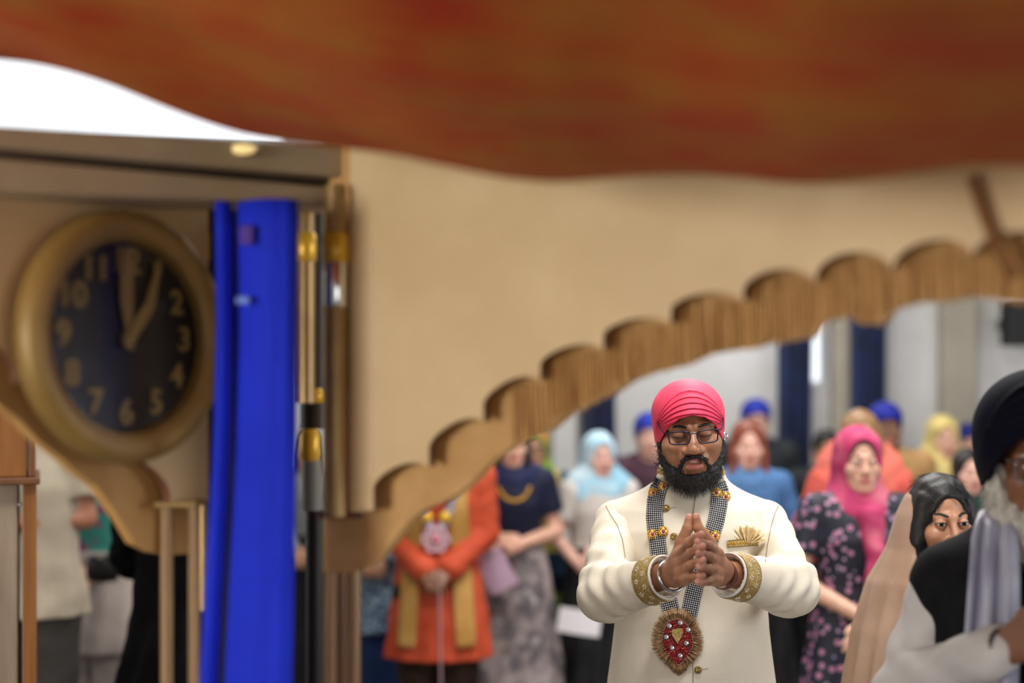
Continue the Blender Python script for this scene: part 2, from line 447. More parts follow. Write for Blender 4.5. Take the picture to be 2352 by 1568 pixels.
def panel(pl_, low_px, ztop, thick, name, mats, u_from=None, back=True):
    low = [pl_.hit(*p) for p in low_px]
    us = np.array([q[0] for q in low]); zs = np.array([q[1] for q in low])
    if us[-1] < us[0]: us = us[::-1]; zs = zs[::-1]
    us = np.maximum.accumulate(us + np.arange(len(us)) * 1e-5)
    V = []; n = len(us)
    for o in (0, -thick):
        V += [pl(pl_.pt(u, z, o)) for u, z in zip(us, zs)]; V += [pl(pl_.pt(u, ztop, o)) for u in us]
    F = []; m = []
    for i in range(n - 1):
        F.append((i, i + 1, n + i + 1, n + i)); m.append(0)
        F.append((2 * n + i + 1, 2 * n + i, 3 * n + i, 3 * n + i + 1)); m.append(0)
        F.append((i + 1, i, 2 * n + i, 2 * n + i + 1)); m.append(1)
        F.append((n + i, n + i + 1, 3 * n + i + 1, 3 * n + i)); m.append(0)
    F.append((0, n, 3 * n, 2 * n)); m.append(0); F.append((n - 1, 2 * n - 1 + 0, 4 * n - 1, 3 * n - 1)); m.append(0)
    mb = MB(); mb.v = [tuple(map(float, v)) for v in V]; mb.f = F; mb.m = m
    return mb.build(name, mats, PAV)
# right-hand arch (recedes from the right towards the corner)
RC = W(800, HOR, 2.42); PR = Plane(RC, (math.cos(math.radians(30)), -math.sin(math.radians(30))))
cus = [(858, 1172), (985, 1072), (1110, 968), (1240, 872), (1385, 802), (1540, 742), (1706, 690), (1872, 648), (2048, 620), (2232, 592), (2440, 578), (2660, 590)]
tops = [(882, 1088), (1012, 990), (1140, 890), (1275, 806), (1420, 742), (1585, 680), (1766, 622), (1948, 580), (2138, 552), (2335, 530), (2550, 530)]
panel(PR, [(804, 1176)] + lobes(cus, tops), 2.20, .02, 'arch_panel', [m_cream, m_soffit])
PR2 = Plane(RC, (math.cos(math.radians(30)), -math.sin(math.radians(30))), .045)
lowR = [(742, 1312), (790, 1315), (832, 1308), (862, 1290), (900, 1245), (935, 1200), (975, 1168), (1020, 1150), (1055, 1130), (1090, 1100), (1125, 1062), (1160, 1035), (1215, 1005),
        (1262, 985), (1300, 955), (1350, 925), (1405, 902), (1450, 872), (1510, 850), (1570, 838), (1625, 812), (1690, 800), (1735, 796), (1770, 782), (1805, 784),
        (1865, 772), (1890, 738), (1940, 722), (1975, 742), (2030, 738), (2050, 708), (2110, 692), (2180, 690), (2240, 676), (2310, 690), (2400, 690), (2520, 690), (2660, 700)]
panel(PR2, lowR, 2.18, .025, 'outer_arch_panel', [m_tan, m_tan])
# gold fringe hanging in front of the outer panel
fr = MB(); rnd = random.Random(3)
xs = [p[0] for p in lowR]; ys = [p[1] for p in lowR]
lc = lobes(cus, tops); lx = np.maximum.accumulate(np.array([p[0] for p in lc])); ly = [p[1] for p in lc]
PRF = Plane(RC, (math.cos(math.radians(30)), -math.sin(math.radians(30))), .034)
q = 1180.0
while q < 2640:
    yt = float(np.interp(q, lx, ly)) - 4 + 18; yb = float(np.interp(q, xs, ys)) + rnd.uniform(-4, 9)
    if yb - yt < 25: q += 6; continue
    a = PRF.hit(q, yt); c = PRF.hit(q, yb); dx = rnd.uniform(-.002, .002); o = rnd.uniform(-.004, .004)
    w = rnd.uniform(.0015, .0032)
    fr.tube([pl(PRF.pt(a[0], a[1], o)), pl(PRF.pt(a[0] + dx, (a[1] + c[1]) / 2, o + .003)), pl(PRF.pt(a[0] + 2 * dx, c[1], o))], [w * .8, w, w * 1.2], 4)
    q += rnd.uniform(6, 13)
o = fr.build('fringe', M('fringe_gold', (206, 158, 92), .6, 0, col2=(182, 134, 72), nscale=40, stretch=(1, 1, .05)), PAV); o['kind'] = 'stuff'
# left-hand arch (the one that carries the clock)
LC = W(482, HOR, 2.50); LU = (-math.sin(math.radians(35)), -math.cos(math.radians(35)))
PL = Plane(LC, LU)
cusL = [(392, 1152), (268, 1052), (150, 965), (40, 880), (-70, 800), (-180, 740)]
topL = [(348, 1072), (225, 980), (110, 885), (0, 800), (-110, 730)]
panel(PL, [(478, 1152)] + lobes(cusL, topL), 2.09, .02, 'arch_panel', [m_cream, m_soffit])
PL2 = Plane(LC, LU, .045)
lowL = [(455, 1268), (420, 1272), (385, 1274), (352, 1268), (312, 1249), (284, 1202), (252, 1155), (221, 1115), (173, 1080), (140, 1050), (90, 1012), (40, 960), (0, 930), (-80, 850), (-180, 780)]
panel(PL2, lowL, 2.09, .025, 'outer_arch_panel', [m_tan, m_tan])
# beam over the left-hand arch
def beam(rows_l, rows_r, dl, dr, depth, name, mat, pxl=-190, pxr=815):
    a = [W(pxl, y, dl) for y in rows_l]; c = [W(pxr, y, dr) for y in rows_r]; bk = np.array([.6, .8, 0]) * depth * -1
    bk = np.array([-.35, .94, 0]) * depth
    V = [pl(p) for p in (a[0], a[1], c[1], c[0])] + [pl(p + bk) for p in (a[0], a[1], c[1], c[0])]
    mb = MB(); mb.add(V, [(0, 1, 2, 3), (7, 6, 5, 4), (0, 3, 7, 4), (1, 5, 6, 2), (0, 4, 5, 1), (3, 2, 6, 7)])
    return mb.build(name, mat, PAV, bevel=.006)
beam((275, 322), (338, 410), 2.02, 2.50, .16, 'beam_cornice', m_beam)
beam((322, 345), (410, 434), 2.05, 2.53, .10, 'beam_groove', m_beamd)
beam((345, 436), (434, 470), 2.03, 2.51, .13, 'beam_board', m_beam)
# poles
def pole(px, d, pytop, pybot, wpx, mat, name='pole', rings=(), chrome=None):
    x = float(X(px, d)); r = wpx / 2 * d / FPX; zt = float(Z(pytop, d)); zb = float(Z(pybot, d)) if pybot else 0.0
    b = MB(); b.lathe([(r * 1.0, zb), (r, zb + .01), (r, zt - .01), (r * .95, zt)], 20, Matrix.Translation((x, d - 2.4, 0)))
    o = b.build(name, mat, PAV, smooth=True)
    for ry in rings:
        z = float(Z(ry, d)); b = MB()
        b.lathe([(r * 1.0, z - .026), (r * 1.18, z - .022), (r * 1.22, z), (r * 1.18, z + .022), (r, z + .026)], 20, Matrix.Translation((x, d - 2.4, 0)))
        b.build('ring', m_ringg, o, smooth=True)
    if chrome:
        z1, z0 = float(Z(chrome[0], d)), float(Z(chrome[1], d)); b = MB()
        b.lathe([(r * 1.0, z0), (r * 1.1, z0 + .006), (r * 1.1, z1 - .006), (r, z1)], 20, Matrix.Translation((x, d - 2.4, 0)))
        b.build('chrome_sleeve', m_chrome, o, smooth=True)
    return o
pole(470, 2.62, 455, 1400, 34, m_brass, rings=(567,), chrome=(598, 665))
pole(702, 2.58, 452, 925, 42, m_brass, rings=(568,))
pole(770, 2.405, 425, 1185, 50, m_brass, rings=(570,), chrome=(600, 705))
pole(383, 2.46, 1150, None, 28, m_postw, 'post_leg')
pole(446, 2.47, 1150, None, 26, m_postw, 'post_leg')
pole(757, 2.52, 1300, None, 28, m_postw, 'post_leg')
pole(782, 2.56, 1300, None, 30, M('post_brown', (112, 74, 40), .5), 'post_leg')
pole(812, 2.52, 1300, None, 32, m_postw, 'post_leg')
b = MB(); xa, xb = float(X(735, 2.5)), float(X(845, 2.5))
b.box((xa, .06, Z(1186, 2.5)), (xb, .16, Z(1172, 2.5))); b.build('capital_band', m_soffit, PAV, bevel=.003)
b = MB(); xa, xb = float(X(366, 2.46)), float(X(462, 2.46))
b.box((xa, .02, Z(1162, 2.46)), (xb, .12, Z(1148, 2.46))); b.build('capital_band', m_brass, PAV, bevel=.003)
# small brass finial pieces between the poles
for (px, y0, y1, mt, nm) in [(722, 892, 925, m_ringg, 'brass_collar'), (712, 985, 1058, m_ringg, 'brass_cap')]:
    d = 2.7; x = float(X(px, d)); r = 24 * d / FPX; b = MB(); z0, z1 = float(Z(y1, d)), float(Z(y0, d))
    b.lathe([(r * .8, z0), (r, z0 + .01), (r, z1 - .012), (r * .7, z1)], 20, Matrix.Translation((x, d - 2.4, 0))); b.build(nm, mt, PAV, smooth=True)
for (px, y0, y1, wpx, col, nm) in [(722, 470, 985, 66, (44, 36, 24), 'inner_post'), (716, 1056, 1172, 46, (132, 132, 126), 'post_sleeve'), (722, 1172, None, 40, (26, 20, 18), 'inner_post')]:
    d = 2.74; x = float(X(px, d)); r = wpx / 2 * d / FPX; b = MB(); z0 = float(Z(y1, d)) if y1 else 0; z1 = float(Z(y0, d))
    b.lathe([(r, z0), (r, z1)], 16, Matrix.Translation((x, d - 2.4, 0))); b.build(nm, M('post_%d' % col[0], col, .5), PAV, smooth=True)

b = MB(); b.box((-1.25, -2.3, 2.5), (2.3, .38, 2.54)); b.build('shade_board', m_soffit, PAV)  # unseen board added to keep ceiling light off the pavilion interior
d = 2.62; b = MB(); b.box((X(498, d), d - 2.4 - .05, 0), (X(655, d), d - 2.4 + .05, Z(462, d))); b.build('corner_post', M('post_gap_shade', (16, 14, 16), .7), PAV)  # near-black colour gives the drape gap its deep shade
# small oval lamp on the cornice
LP = empty('beam_lamp', tuple(W(560, 343, 2.352)))
b = MB(); b.lathe([(.018, 0), (.020, .003), (.019, .007), (.012, .011), (.001, .012)], 24, Matrix.Diagonal((1.05, 1, .46, 1)) @ Matrix.Rotation(math.pi / 2, 4, 'X')); b.build('lamp_lens', M('lamp_cream', (235, 208, 140), .4, emit=.5), LP, smooth=True)
b = MB(); b.lathe([(.021, -.03), (.0225, .0), (.0205, .003)], 24, Matrix.Diagonal((1.05, 1, .46, 1)) @ Matrix.Rotation(math.pi / 2, 4, 'X')); b.build('lamp_housing', m_brass, LP, smooth=True)
tag(LP, 'small oval cream lamp fixed to the beam under the canopy edge', 'lamp')
# cord in the upper right corner
r = MB(); pts = [PR.pt(*PR.hit(qx, qy), .02) for qx, qy in ((2240, 408), (2252, 450), (2268, 500), (2290, 556), (2312, 600), (2338, 640))]
r.tube(pts, .0075, 10); tag(r.build('tie_cord', M('cord_brown', (128, 82, 34), .7, bump=.4), None, smooth=True), 'brown tie cord running down over the arch from the canopy', 'cord')

# royal-blue satin drape on the corner post
m_blue = M('royal_blue_satin', (32, 54, 216), .75, col2=(26, 46, 200), nscale=3, spec=.2, bump=.06, bscale=200)
DR = empty('blue_drape', (float(X(575, 2.30)), 2.30, 0)); dx0 = float(X(575, 2.30))
V = []; F = []; nz = 40; prof = []
lft = lambda t: np.interp(t, [0, .25, .5, 1, 1.7], [492, 497, 490, 458, 440]); rgt = lambda t: np.interp(t, [0, .5, 1, 1.7], [684, 680, 670, 660])
for j in range(nz + 1):
    t = j / nz * 1.65; py = 462 + t * 1106; d = 2.30; zz = max(.01, float(Z(py, d))) if j < nz else .01
    zz = float(Z(462, d)) + (.01 - float(Z(462, d))) * j / nz; py = HOR - (zz - CAMZ) * FPX / d; t = (py - 462) / 1106
    a, c = X(float(lft(t)), d) - dx0, X(float(rgt(t)), d) - dx0
    for i in range(49):
        u = i / 48
        y = np.interp(u, [0, .06, .13, .2, .27, .33, .6, .9, 1], [.02, -.005, .0, .02, .02, .0, -.02, -.024, -.01])
        y += .0012 * math.sin(u * 24 + t * 2) * u + .002 * math.sin(u * 7 - t * 3)
        V.append((a + (c - a) * u, y, zz))
for j in range(nz):
    for i in range(48):
        if 8 <= i < 13: continue          # dark gap between the two hanging widths
        k = j * 49 + i; F.append((k, k + 1, k + 50, k + 49))
o = mk('cloth', V, F, m_blue, DR); md = o.modifiers.new('solid', 'SOLIDIFY'); md.thickness = .004; md.offset = -1
for (px, py, wpx, hpx, col, nm) in [(567, 693, 30, 17, (120, 150, 235), 'pale_tape'), (575, 545, 30, 44, (78, 40, 150), 'violet_tape')]:
    x, z = float(X(px, 2.30)) - dx0, float(Z(py, 2.30)); w, h = wpx * 2.30 / FPX / 2, hpx * 2.30 / FPX / 2
    b = MB(); b.box((x - w, -.035, z - h), (x + w, -.03, z + h)); b.build(nm, M(nm, col, .5), DR, bevel=.002)
tag(DR, 'royal blue satin drape hanging down the corner post', 'drape')

# orange brocade canopy overhead
m_can = M('canopy_brocade', (206, 62, 24), .7, col2=(206, 132, 44), nscale=9, ramp=(.40, .58), stretch=(1.0, 2.2, 1), col3=(170, 80, 28), spec=.2, bump=.3, bscale=80)
pts = [(-500, 60), (-200, 110), (0, 158), (150, 190), (300, 236), (450, 282), (600, 324), (800, 372), (1000, 402), (1250, 424), (1500, 432), (1750, 428), (2000, 418), (2352, 400), (2700, 380)]
nx, ny = 90, 40; V = []; F = []
for i in range(nx + 1):
    px = -500 + 3200 * i / nx; py = float(np.interp(px, [p[0] for p in pts], [p[1] for p in pts]))
    d1 = float(np.interp(px, [-500, 600, 1500, 2700], [2.18, 2.2, 1.98, 1.72])); e = W(px, py, d1)
    for j in range(ny + 1):
        t = j / ny; d = d1 + (.25 - d1) * t
        z = e[2] + .06 * (e[2] - 2.0) * t - .02 * t - .05 * math.sin(math.pi * t) * (1 - .5 * t) + .008 * math.sin(i * .35 + t * 5) + .008 * math.sin(t * 26 + i * .12) * t
        if t < .08: z += .05 * (1 - t / .08) ** 2      # the hem turns up
        V.append((e[0], d, z - .0))
for i in range(nx):
    for j in range(ny):
        k = i * (ny + 1) + j; F.append((k, k + 1, k + ny + 2, k + ny + 1))
V = relax(np.array(V, np.float32), np.array(F), 2)
o = mk('canopy_cloth', V, F, m_can); md = o.modifiers.new('solid', 'SOLIDIFY'); md.thickness = .006; md.offset = 1
tag(o, 'orange brocade canopy cloth sagging overhead across the top', 'canopy')

# ================================================================== wall clock on the left-hand arch
uc, zc = PL.hit(265, 776); cc = PL.pt(uc, zc, .012)
CLK = empty('wall_clock', tuple(cc)); CLK.rotation_euler = (0, 0, math.atan2(PL.n[1], PL.n[0]) + math.pi / 2)   # local -y faces the viewer
RY = Matrix.Rotation(math.pi / 2, 4, 'X')
m_gold = M('clock_gold', (160, 128, 66), .45, .15, col2=(142, 112, 54), nscale=6)
RO = .207
b = MB(); b.lathe([(RO * .985, 0), (RO, .012), (RO * .985, .03), (RO * .94, .042), (RO * .86, .045), (RO * .80, .038), (RO * .755, .028), (RO * .74, .02), (RO * .74, .0)], 72, RY, closed=True)
b.build('rim', m_gold, CLK, smooth=True)
b = MB(); b.lathe([(.002, .012), (RO * .75, .012), (RO * .75, .006), (.002, .006)], 64, RY); b.build('dial', M('dial_black', (13, 12, 16), .45), CLK)
m_num = M('numeral_gold', (160, 134, 78), .5, .2)
for i in range(1, 13):
    cu = bpy.data.curves.new('numeral', 'FONT'); cu.body = str(i); cu.size = .056; cu.align_x = 'CENTER'; cu.align_y = 'CENTER'; cu.extrude = .0015; cu.offset = .0012
    tmp = bpy.data.objects.new('tmp_text', cu); COL.objects.link(tmp); bpy.context.view_layer.update()
    me = bpy.data.meshes.new_from_object(tmp.evaluated_get(bpy.context.evaluated_depsgraph_get())); bpy.data.objects.remove(tmp)
    me.materials.clear(); me.materials.append(m_num); me.name = 'numeral'; o = link(bpy.data.objects.new('numeral', me), CLK)
    a = math.radians(30 * i); o.location = (math.sin(a) * RO * .595, -.015, math.cos(a) * RO * .595); o.rotation_euler = (math.pi / 2, 0, 0)
def hand(pts, ws, y, nm):
    b = MB(); n = len(pts); poly = []
    L = []; Rr = []
    for i, p in enumerate(pts):
        a = np.array(pts[max(i - 1, 0)]); c = np.array(pts[min(i + 1, n - 1)]); t = (c - a) / np.linalg.norm(c - a); nn = np.array([-t[1], t[0]])
        L.append(tuple(np.array(p) + nn * ws[i])); Rr.append(tuple(np.array(p) - nn * ws[i]))
    b.prism(L + Rr[::-1], y, y - .003); return b.build(nm, m_num, CLK)
hand([(.006, -.02), (.0, .02), (-.004, .06), (-.004, .1), (-.001, .146)], [.005, .008, .013, .013, .006], -.019, 'minute_hand')
hand([(-.012, -.015), (.0, .0), (.022, .03), (.04, .055), (.048, .085), (.058, .115), (.06, .13)], [.006, .009, .011, .010, .007, .005, .003], -.024, 'hour_hand')
b = MB(); b.lathe([(.011, .014), (.011, .028), (.005, .031)], 20, RY); b.build('hub', m_num, CLK, smooth=True)
b = MB(); b.lathe([(.001, .033), (RO * .76, .031), (RO * .76, .029), (.001, .031)], 48, RY)
b.build('glass_cover', M('clock_glass', (255, 255, 255), .03, trans=1.0, ior=1.12), CLK, smooth=True)
tag(CLK, 'round wall clock with wide gold rim and black dial', 'clock')
# ================================================================== heads, hands and bodies
def head_fn(P, male=True, closed=False, mouth=0.0, jaw=1.0, full=0.0, nose=1.0, ears=True):
    """head centred between the eyes, face towards -y"""
    A = np.abs(P); Q = np.stack([A[:, 0], P[:, 1], P[:, 2]], 1)
    d = ell(P, (0, .018, .03), (.0755, .098, .093))
    d = su(d, ell(P, (0, -.022, -.055), (.057 * jaw + full, .07, .06)), .03)
    d = su(d, ell(P, (0, -.066, -.098), (.026 * jaw, .024, .022)), .03)                # chin
    d = su(d, rc(Q, (.055 * jaw, .0, -.055), (.02, -.06, -.098), .02, .018), .025)      # jaw line
    d = su(d, ell(Q, (.044, -.056, -.03), (.024 + full, .03, .026)), .025)              # cheek
    d = su(d, rc(Q, (.008, -.083, .019), (.048, -.066, .02) if male else (.040, -.066, .018), .0125 if male else .010, .010 if male else .006), .016)        # brow
    d = ss(d, ell(Q, (.032, -.1, -.001), (.021, .017, .012)), .014)                     # socket
    d = su(d, rc(P, (0, -.084, .008), (0, -.106, -.032), .0085, .0115 * nose), .012)    # nose
    d = su(d, ell(P, (0, -.109, -.036), (.0125 * nose, .011, .0105)), .008)
    d = su(d, ell(Q, (.0135 * nose, -.098, -.04), (.0085 * nose, .0115, .0085)), .006)
    d = su(d, ell(P, (0, -.083, -.068), (.032, .017, .022)), .016)                      # muzzle
    g = max(0, mouth) * .5
    d = su(d, ell(P, (0, -.096, -.0625), (.023, .0085, .0058)), .005)                   # lips
    d = su(d, ell(P, (0, -.094, -.0745 - g), (.020, .0095, .0072)), .005)
    if mouth >= 0: d = ss(d, ell(P, (0, -.104, -.0682 - g * .4), (.0225, .014, .0013 + g * .55)), .003)
    d = ss(d, ell(Q, (.007, -.104, -.047), (.0035, .006, .003)), .003)                  # nostrils
    e = np.linalg.norm(Q - v3(.0315, -.0755, 0), axis=1)
    lid = e - (.0152 if closed else .0150)
    if not closed:
        slit = np.maximum(ell(Q, (.0315, -.09, .0050), (.0165, .02, .0095)), ell(Q, (.0315, -.09, -.0056), (.0165, .02, .0095)))
        lid = ss(lid, slit, .0012)
        d = su(d, lid, .005); d = ss(d, np.maximum(slit, e - .020), .0015)
    else:
        d = su(d, lid, .006); d = ss(d, rc(Q, (.019, -.0905, -.0062), (.045, -.087, -.0045), .0009, .0009), .0012)
    ear = ell(Q, (.078, .014, -.012), (.0095, .019, .031)); ear = ss(ear, ell(Q, (.087, .008, -.008), (.007, .010, .018)), .004)
    if ears: d = su(d, ear, .006)
    d = su(d, rc(P, (0, .02, -.05), (0, .035, -.19), .052 if male else .045, .056 if male else .048), .03)
    return d
def lipmask(C, mouth=0):
    g = max(0, mouth) * .5
    a = ell(C, (0, -.0985, -.0622), (.0235, .012, .0062)) < .0006
    b = ell(C, (0, -.0965, -.0748 - g), (.0215, .012, .0078)) < .0006
    return (a | b) & (C[:, 1] < -.082)
def face_y(fn, x, z):
    ys = np.linspace(-.15, 0, 300, dtype=np.float32); P = np.stack([np.full(300, x), ys, np.full(300, z)], 1).astype(np.float32)
    d = fn(P); i = int(np.argmax(d < 0)); return float(ys[i])
def make_head(h, male=True, closed=False, mouth=0.0, brow=.0035, look=(0, 0), it=1, lash=0, arch=0.0, **kw):
    """material slots: 0 skin 1 lips 2 hair-dark 3 eye white 4 iris 5 teeth"""
    fn = lambda P: head_fn(P, male, closed, mouth, **kw)
    V, F = nets(fn, (-.1, -.14, -.2), (.1, .14, .14), h); V = relax(V, F, it, .4)
    C = V[F].mean(1); m = np.where(lipmask(C, mouth), 1, 0).astype(np.int32)
    c = Cat(); c.add(V, F, m)
    for s in (-1, 1):
        if brow:
            pts = []; rs = []
            for x, z, r in [(.012, .0205, .7), (.02, .0217 + arch * .3, 1.0), (.03, .0232 + arch, 1.0), (.041, .0225 + arch, .8), (.05, .0172 + arch * .6, .4)]:
                pts.append((s * x, face_y(fn, s * x, z) + brow * .5, z)); rs.append(brow * r)
            b = MB(); b.tube(pts, rs, 8); c.addmb(b, 2)
        if not closed:
            n, k = 20, 14; ctr = np.array([s * .0315, -.0755, 0]); VV = []; FF = []; mm = []
            ax = np.array([look[0], -1, look[1]]); ax = ax / np.linalg.norm(ax); e1 = np.cross(ax, [0, 0, 1.]); e1 /= np.linalg.norm(e1); e2 = np.cross(e1, ax)
            angs = [.001, .15, .3, .44, .5, .7, .9, 1.2, 1.6, 2.0, 2.5, 3.14]
            for a in angs:
                for j in range(n):
                    t = 6.2832 * j / n; VV.append(ctr + .0138 * (math.cos(a) * ax + math.sin(a) * (math.cos(t) * e1 + math.sin(t) * e2)))
            for i in range(len(angs) - 1):
                for j in range(n):
                    FF.append((i * n + j, i * n + (j + 1) % n, (i + 1) * n + (j + 1) % n, (i + 1) * n + j)); mm.append(4 if angs[i] < .49 else 3)
            c.add(np.array(VV, np.float32), np.array(FF, np.int32), np.array(mm, np.int32))
        if lash:
            for sgn in ((1, -1) if not closed else (-1,)):
                pts = []
                for t in np.linspace(-1.05, 1.1, 9):
                    x = .0315 + .0145 * t
                    z = ((.0039 if sgn > 0 else -.0045) * math.sqrt(max(0, 1 - (t / 1.12) ** 2)) + (.0008 * t)) if not closed else (-.0066 + .0022 * t * t)
                    yy = -.0755 - math.sqrt(max(1e-6, .0154 ** 2 - (x - .0315) ** 2 - z ** 2)); pts.append((s * x, yy - .0002, z))
                b = MB(); b.tube(pts, [lash * (.5 + .5 * (1 - abs(i - 4) / 5)) * (1 if sgn > 0 or closed else .55) for i in range(9)], 6); c.addmb(b, 2)
    if mouth > 0:
        b = MB(); b.ball((0, -.086, -.0690), (.0165, .0085, .0045), 16, 8); c.addmb(b, 5)
    return np.concatenate(c.V), np.concatenate(c.F), np.concatenate(c.m)

def hand_fn(P, J):
    d = None
    for ch in J['palm']: e = chain(P, ch[0], ch[1], .01); d = e if d is None else su(d, e, .012)
    for ch in J['fing']: d = su(d, chain(P, ch[0], ch[1], .004), .0035)
    return d
def std_hand(curl=.5):
    """right hand: wrist at origin, fingers along -z, palm towards +x, thumb towards -y"""
    palm = []; fing = []
    for i, y in enumerate((-.03, -.01, .011, .03)):
        k = np.array([0.002, y, -.085 + .004 * abs(i - 1)])
        palm.append(([(0, y * .6, 0), k], (.017, .0125)))
        L = (.9, 1.0, .93, .74)[i]; a = curl * .6; p1 = k + L * .042 * np.array([math.sin(a), 0, -math.cos(a)])
        a2 = curl * 1.5; p2 = p1 + L * .026 * np.array([math.sin(a2), 0, -math.cos(a2)]); a3 = curl * 2.1
        p3 = p2 + L * .02 * np.array([math.sin(a3), 0, -math.cos(a3)])
        fing.append(([k, p1, p2, p3], (.0108, .0095, .0085, .0075)))
    fing.append(([(.006, -.02, -.02), (.018, -.045, -.05), (.022, -.052, -.082), (.024, -.05, -.104)], (.016, .0125, .0105, .0085)))
    J = dict(palm=palm, fing=fing)
    f = lambda P: hand_fn(P, J)
    V, F = nets(f, (-.04, -.09, -.2), (.12, .07, .04), .0042); return relax(V, F, 1, .4), F
HAND_R = std_hand(.45); HAND_L = (HAND_R[0] * v3(-1, 1, 1), HAND_R[1][:, ::-1])
HAND_G = std_hand(.95); HAND_GL = (HAND_G[0] * v3(-1, 1, 1), HAND_G[1][:, ::-1])
HEAD_M = make_head(.0028, True, jaw=1.08, brow=.004, mouth=-1); HEAD_F = make_head(.0028, False, jaw=.94, brow=.003, mouth=-1, ears=False)

TZ = [.78, .85, .93, 1.02, 1.10, 1.20, 1.28, 1.36, 1.41, 1.445, 1.48]
def torso(male):
    if male: return [.16, .172, .175, .165, .158, .168, .178, .172, .13, .075, .055], [.10, .115, .12, .112, .108, .115, .122, .108, .082, .062, .052]
    return [.165, .18, .182, .162, .138, .146, .155, .150, .115, .066, .048], [.105, .12, .122, .108, .098, .115, .128, .105, .076, .056, .046]
POSE = {
    'down': ((.245, .03, 1.13), (.255, -.05, .885)), 'clasp': ((.255, .03, 1.14), (.06, -.205, 1.00)),
    'hold': ((.235, .02, 1.14), (.08, -.25, 1.10)), 'cross': ((.25, .0, 1.14), (-.02, -.20, 1.07)), 'low': ((.25, .02, 1.13), (.1, -.19, .93))}
def skel(male, pose, drop=0.0):
    sx = (.188 if male else .165) - drop * .7; s = {'drop': drop}
    for side, sg in (('l', -1), ('r', 1)):               # l = image-left arm (x<0)
        p = pose[side] if isinstance(pose, dict) else pose
        e, w = POSE[p] if isinstance(p, str) else p
        s[side] = [np.array([sg * sx, .005, 1.392 - drop]), np.array([sg * e[0], e[1], e[2]]), np.array([sg * w[0], w[1], w[2]])]
    s['male'] = male; s['sx'] = sx; return s
def body_fn(P, s, g=0.0, legs=True):
    w, dd = torso(s['male']); zs = TZ
    d = loft(P, zs, np.array(w) + g, np.array(dd) + g)
    for k, sg in (('l', -1), ('r', 1)):
        a, e, wr = s[k]
        d = su(d, rc(P, (sg * .05, .005, 1.415 - s['drop'] * .5), a, .05 + g * .7, .052 + g), .05)
        d = su(d, chain(P, [a, e, wr], (.05 + g, .041 + g, .027 + g)), .025)
        if legs:
            d = su(d, chain(P, [(sg * .088, 0, .84), (sg * .095, -.005, .48), (sg * .098, .02, .085)], (.092 + g, .058 + g, .042 + g)), .03)
            d = su(d, rc(P, (sg * .1, .03, .042), (sg * .115, -.13, .036), .04 + g, .034 + g), .02)
    d = su(d, rc(P, (0, .012, 1.40), (0, .012, 1.53), .06 if s['male'] else .05, .052 if s['male'] else .044), .03) if g == 0 else d
    return d
def garment_fn(P, s, hem=.85, sleeve='long', g=.014, flare=.0, neck=.07, vneck=0, top=True, fold=.004, seed=0, shr=.052):
    w, dd = torso(s['male']); zs = list(TZ); w = list(np.array(w) + g); dd = list(np.array(dd) + g)
    if hem < .93:
        i = 2; zs = [hem - .02, (hem + .93) / 2] + zs[i:]; w = [w[2] + flare, w[2] + flare * .55] + w[i:]; dd = [dd[2] + flare, dd[2] + flare * .55] + dd[i:]
    d = loft(P, zs, w, dd)
    if fold:
        th = np.arctan2(P[:, 0], -P[:, 1]); wt = np.clip((1.05 - P[:, 2]) * 2.5, 0, 1)
        d = d + wt * (fold * 1.8) * np.sin(th * 11 + seed + 2 * np.sin(P[:, 2] * 5 + seed)) + wob(P, fold * .6, 26, seed)
    if not top: return np.maximum(np.maximum(d, hem - P[:, 2]), P[:, 2] - 1.08)
    for k, sg in (('l', -1), ('r', 1)):
        a, e, wr = s[k]
        d = su(d, rc(P, (sg * .05, .005, 1.415 - s['drop'] * .5), a, .052 + g * .7, shr + g), .05)
        if sleeve == 'long':
            q = e + (wr - e) * .93; dd_ = chain(P, [a, e, q], (.053 + g, .046 + g, .036 + g))
            d = su(d, dd_ + wob(P, fold, 45, seed), .022)
        elif sleeve == 'short':
            q = a + (e - a) * .62; n = (e - a) / np.linalg.norm(e - a)
            dd_ = np.maximum(rc(P, a, q, .053 + g, .055 + g), (P - q) @ n.astype(np.float32)); d = su(d, dd_, .022)
    d = np.maximum(d, hem - P[:, 2])
    if neck:
        d = ss(d, ell(P, (0, -.03, 1.5), (neck, .09, .075)), .01)
        if vneck: d = ss(d, rc(P, (0, -.16, 1.47), (0, -.16, 1.47 - vneck), .05, .012), .01)
    return d
def trousers_fn(P, s, g=.02, top=1.0):
    w, dd = torso(s['male'])
    d = loft(P, TZ, np.array(w) + g * .6, np.array(dd) + g * .6); d = np.maximum(d, P[:, 2] - top)
    for sg in (-1, 1):
        d = su(d, chain(P, [(sg * .088, 0, .84), (sg * .097, -.005, .48), (sg * .1, .015, .08)], (.095 + g, .064 + g, .055 + g)) + wob(P, .004, 24, sg), .02)
    return np.maximum(d, .05 - P[:, 2])
def scarf_fn(P, hc, width=.2, low=1.28, cut=1.0, over=True, front=None, seed=0):
    d = su(ell(P, (0, .02, 1.375), (width, .125, 1.40 - low)), rc(P, hc + v3(0, .035, -.1), v3(0, .02, 1.40), .085, .115), .05)
    if over:
        d = su(d, ell(P, hc + v3(0, .022, .032), (.097, .122, .112)), .03)
        d = su(d, rc(P, hc + v3(0, .05, -.02), v3(0, .06, 1.42), .09, .13), .04)
        d = ss(d, ell(P, hc + v3(0, -.135, -.018), (.068 * cut, .12, .102 * cut)), .012)
    else:
        d = ss(d, ell(P, hc + v3(0, -.02, .03), (.11, .13, .14)), .02)
    if front:
        d = su(d, chain(P, front[0], front[1]), .02)
    return d + wob(P, .0045, 34, seed)
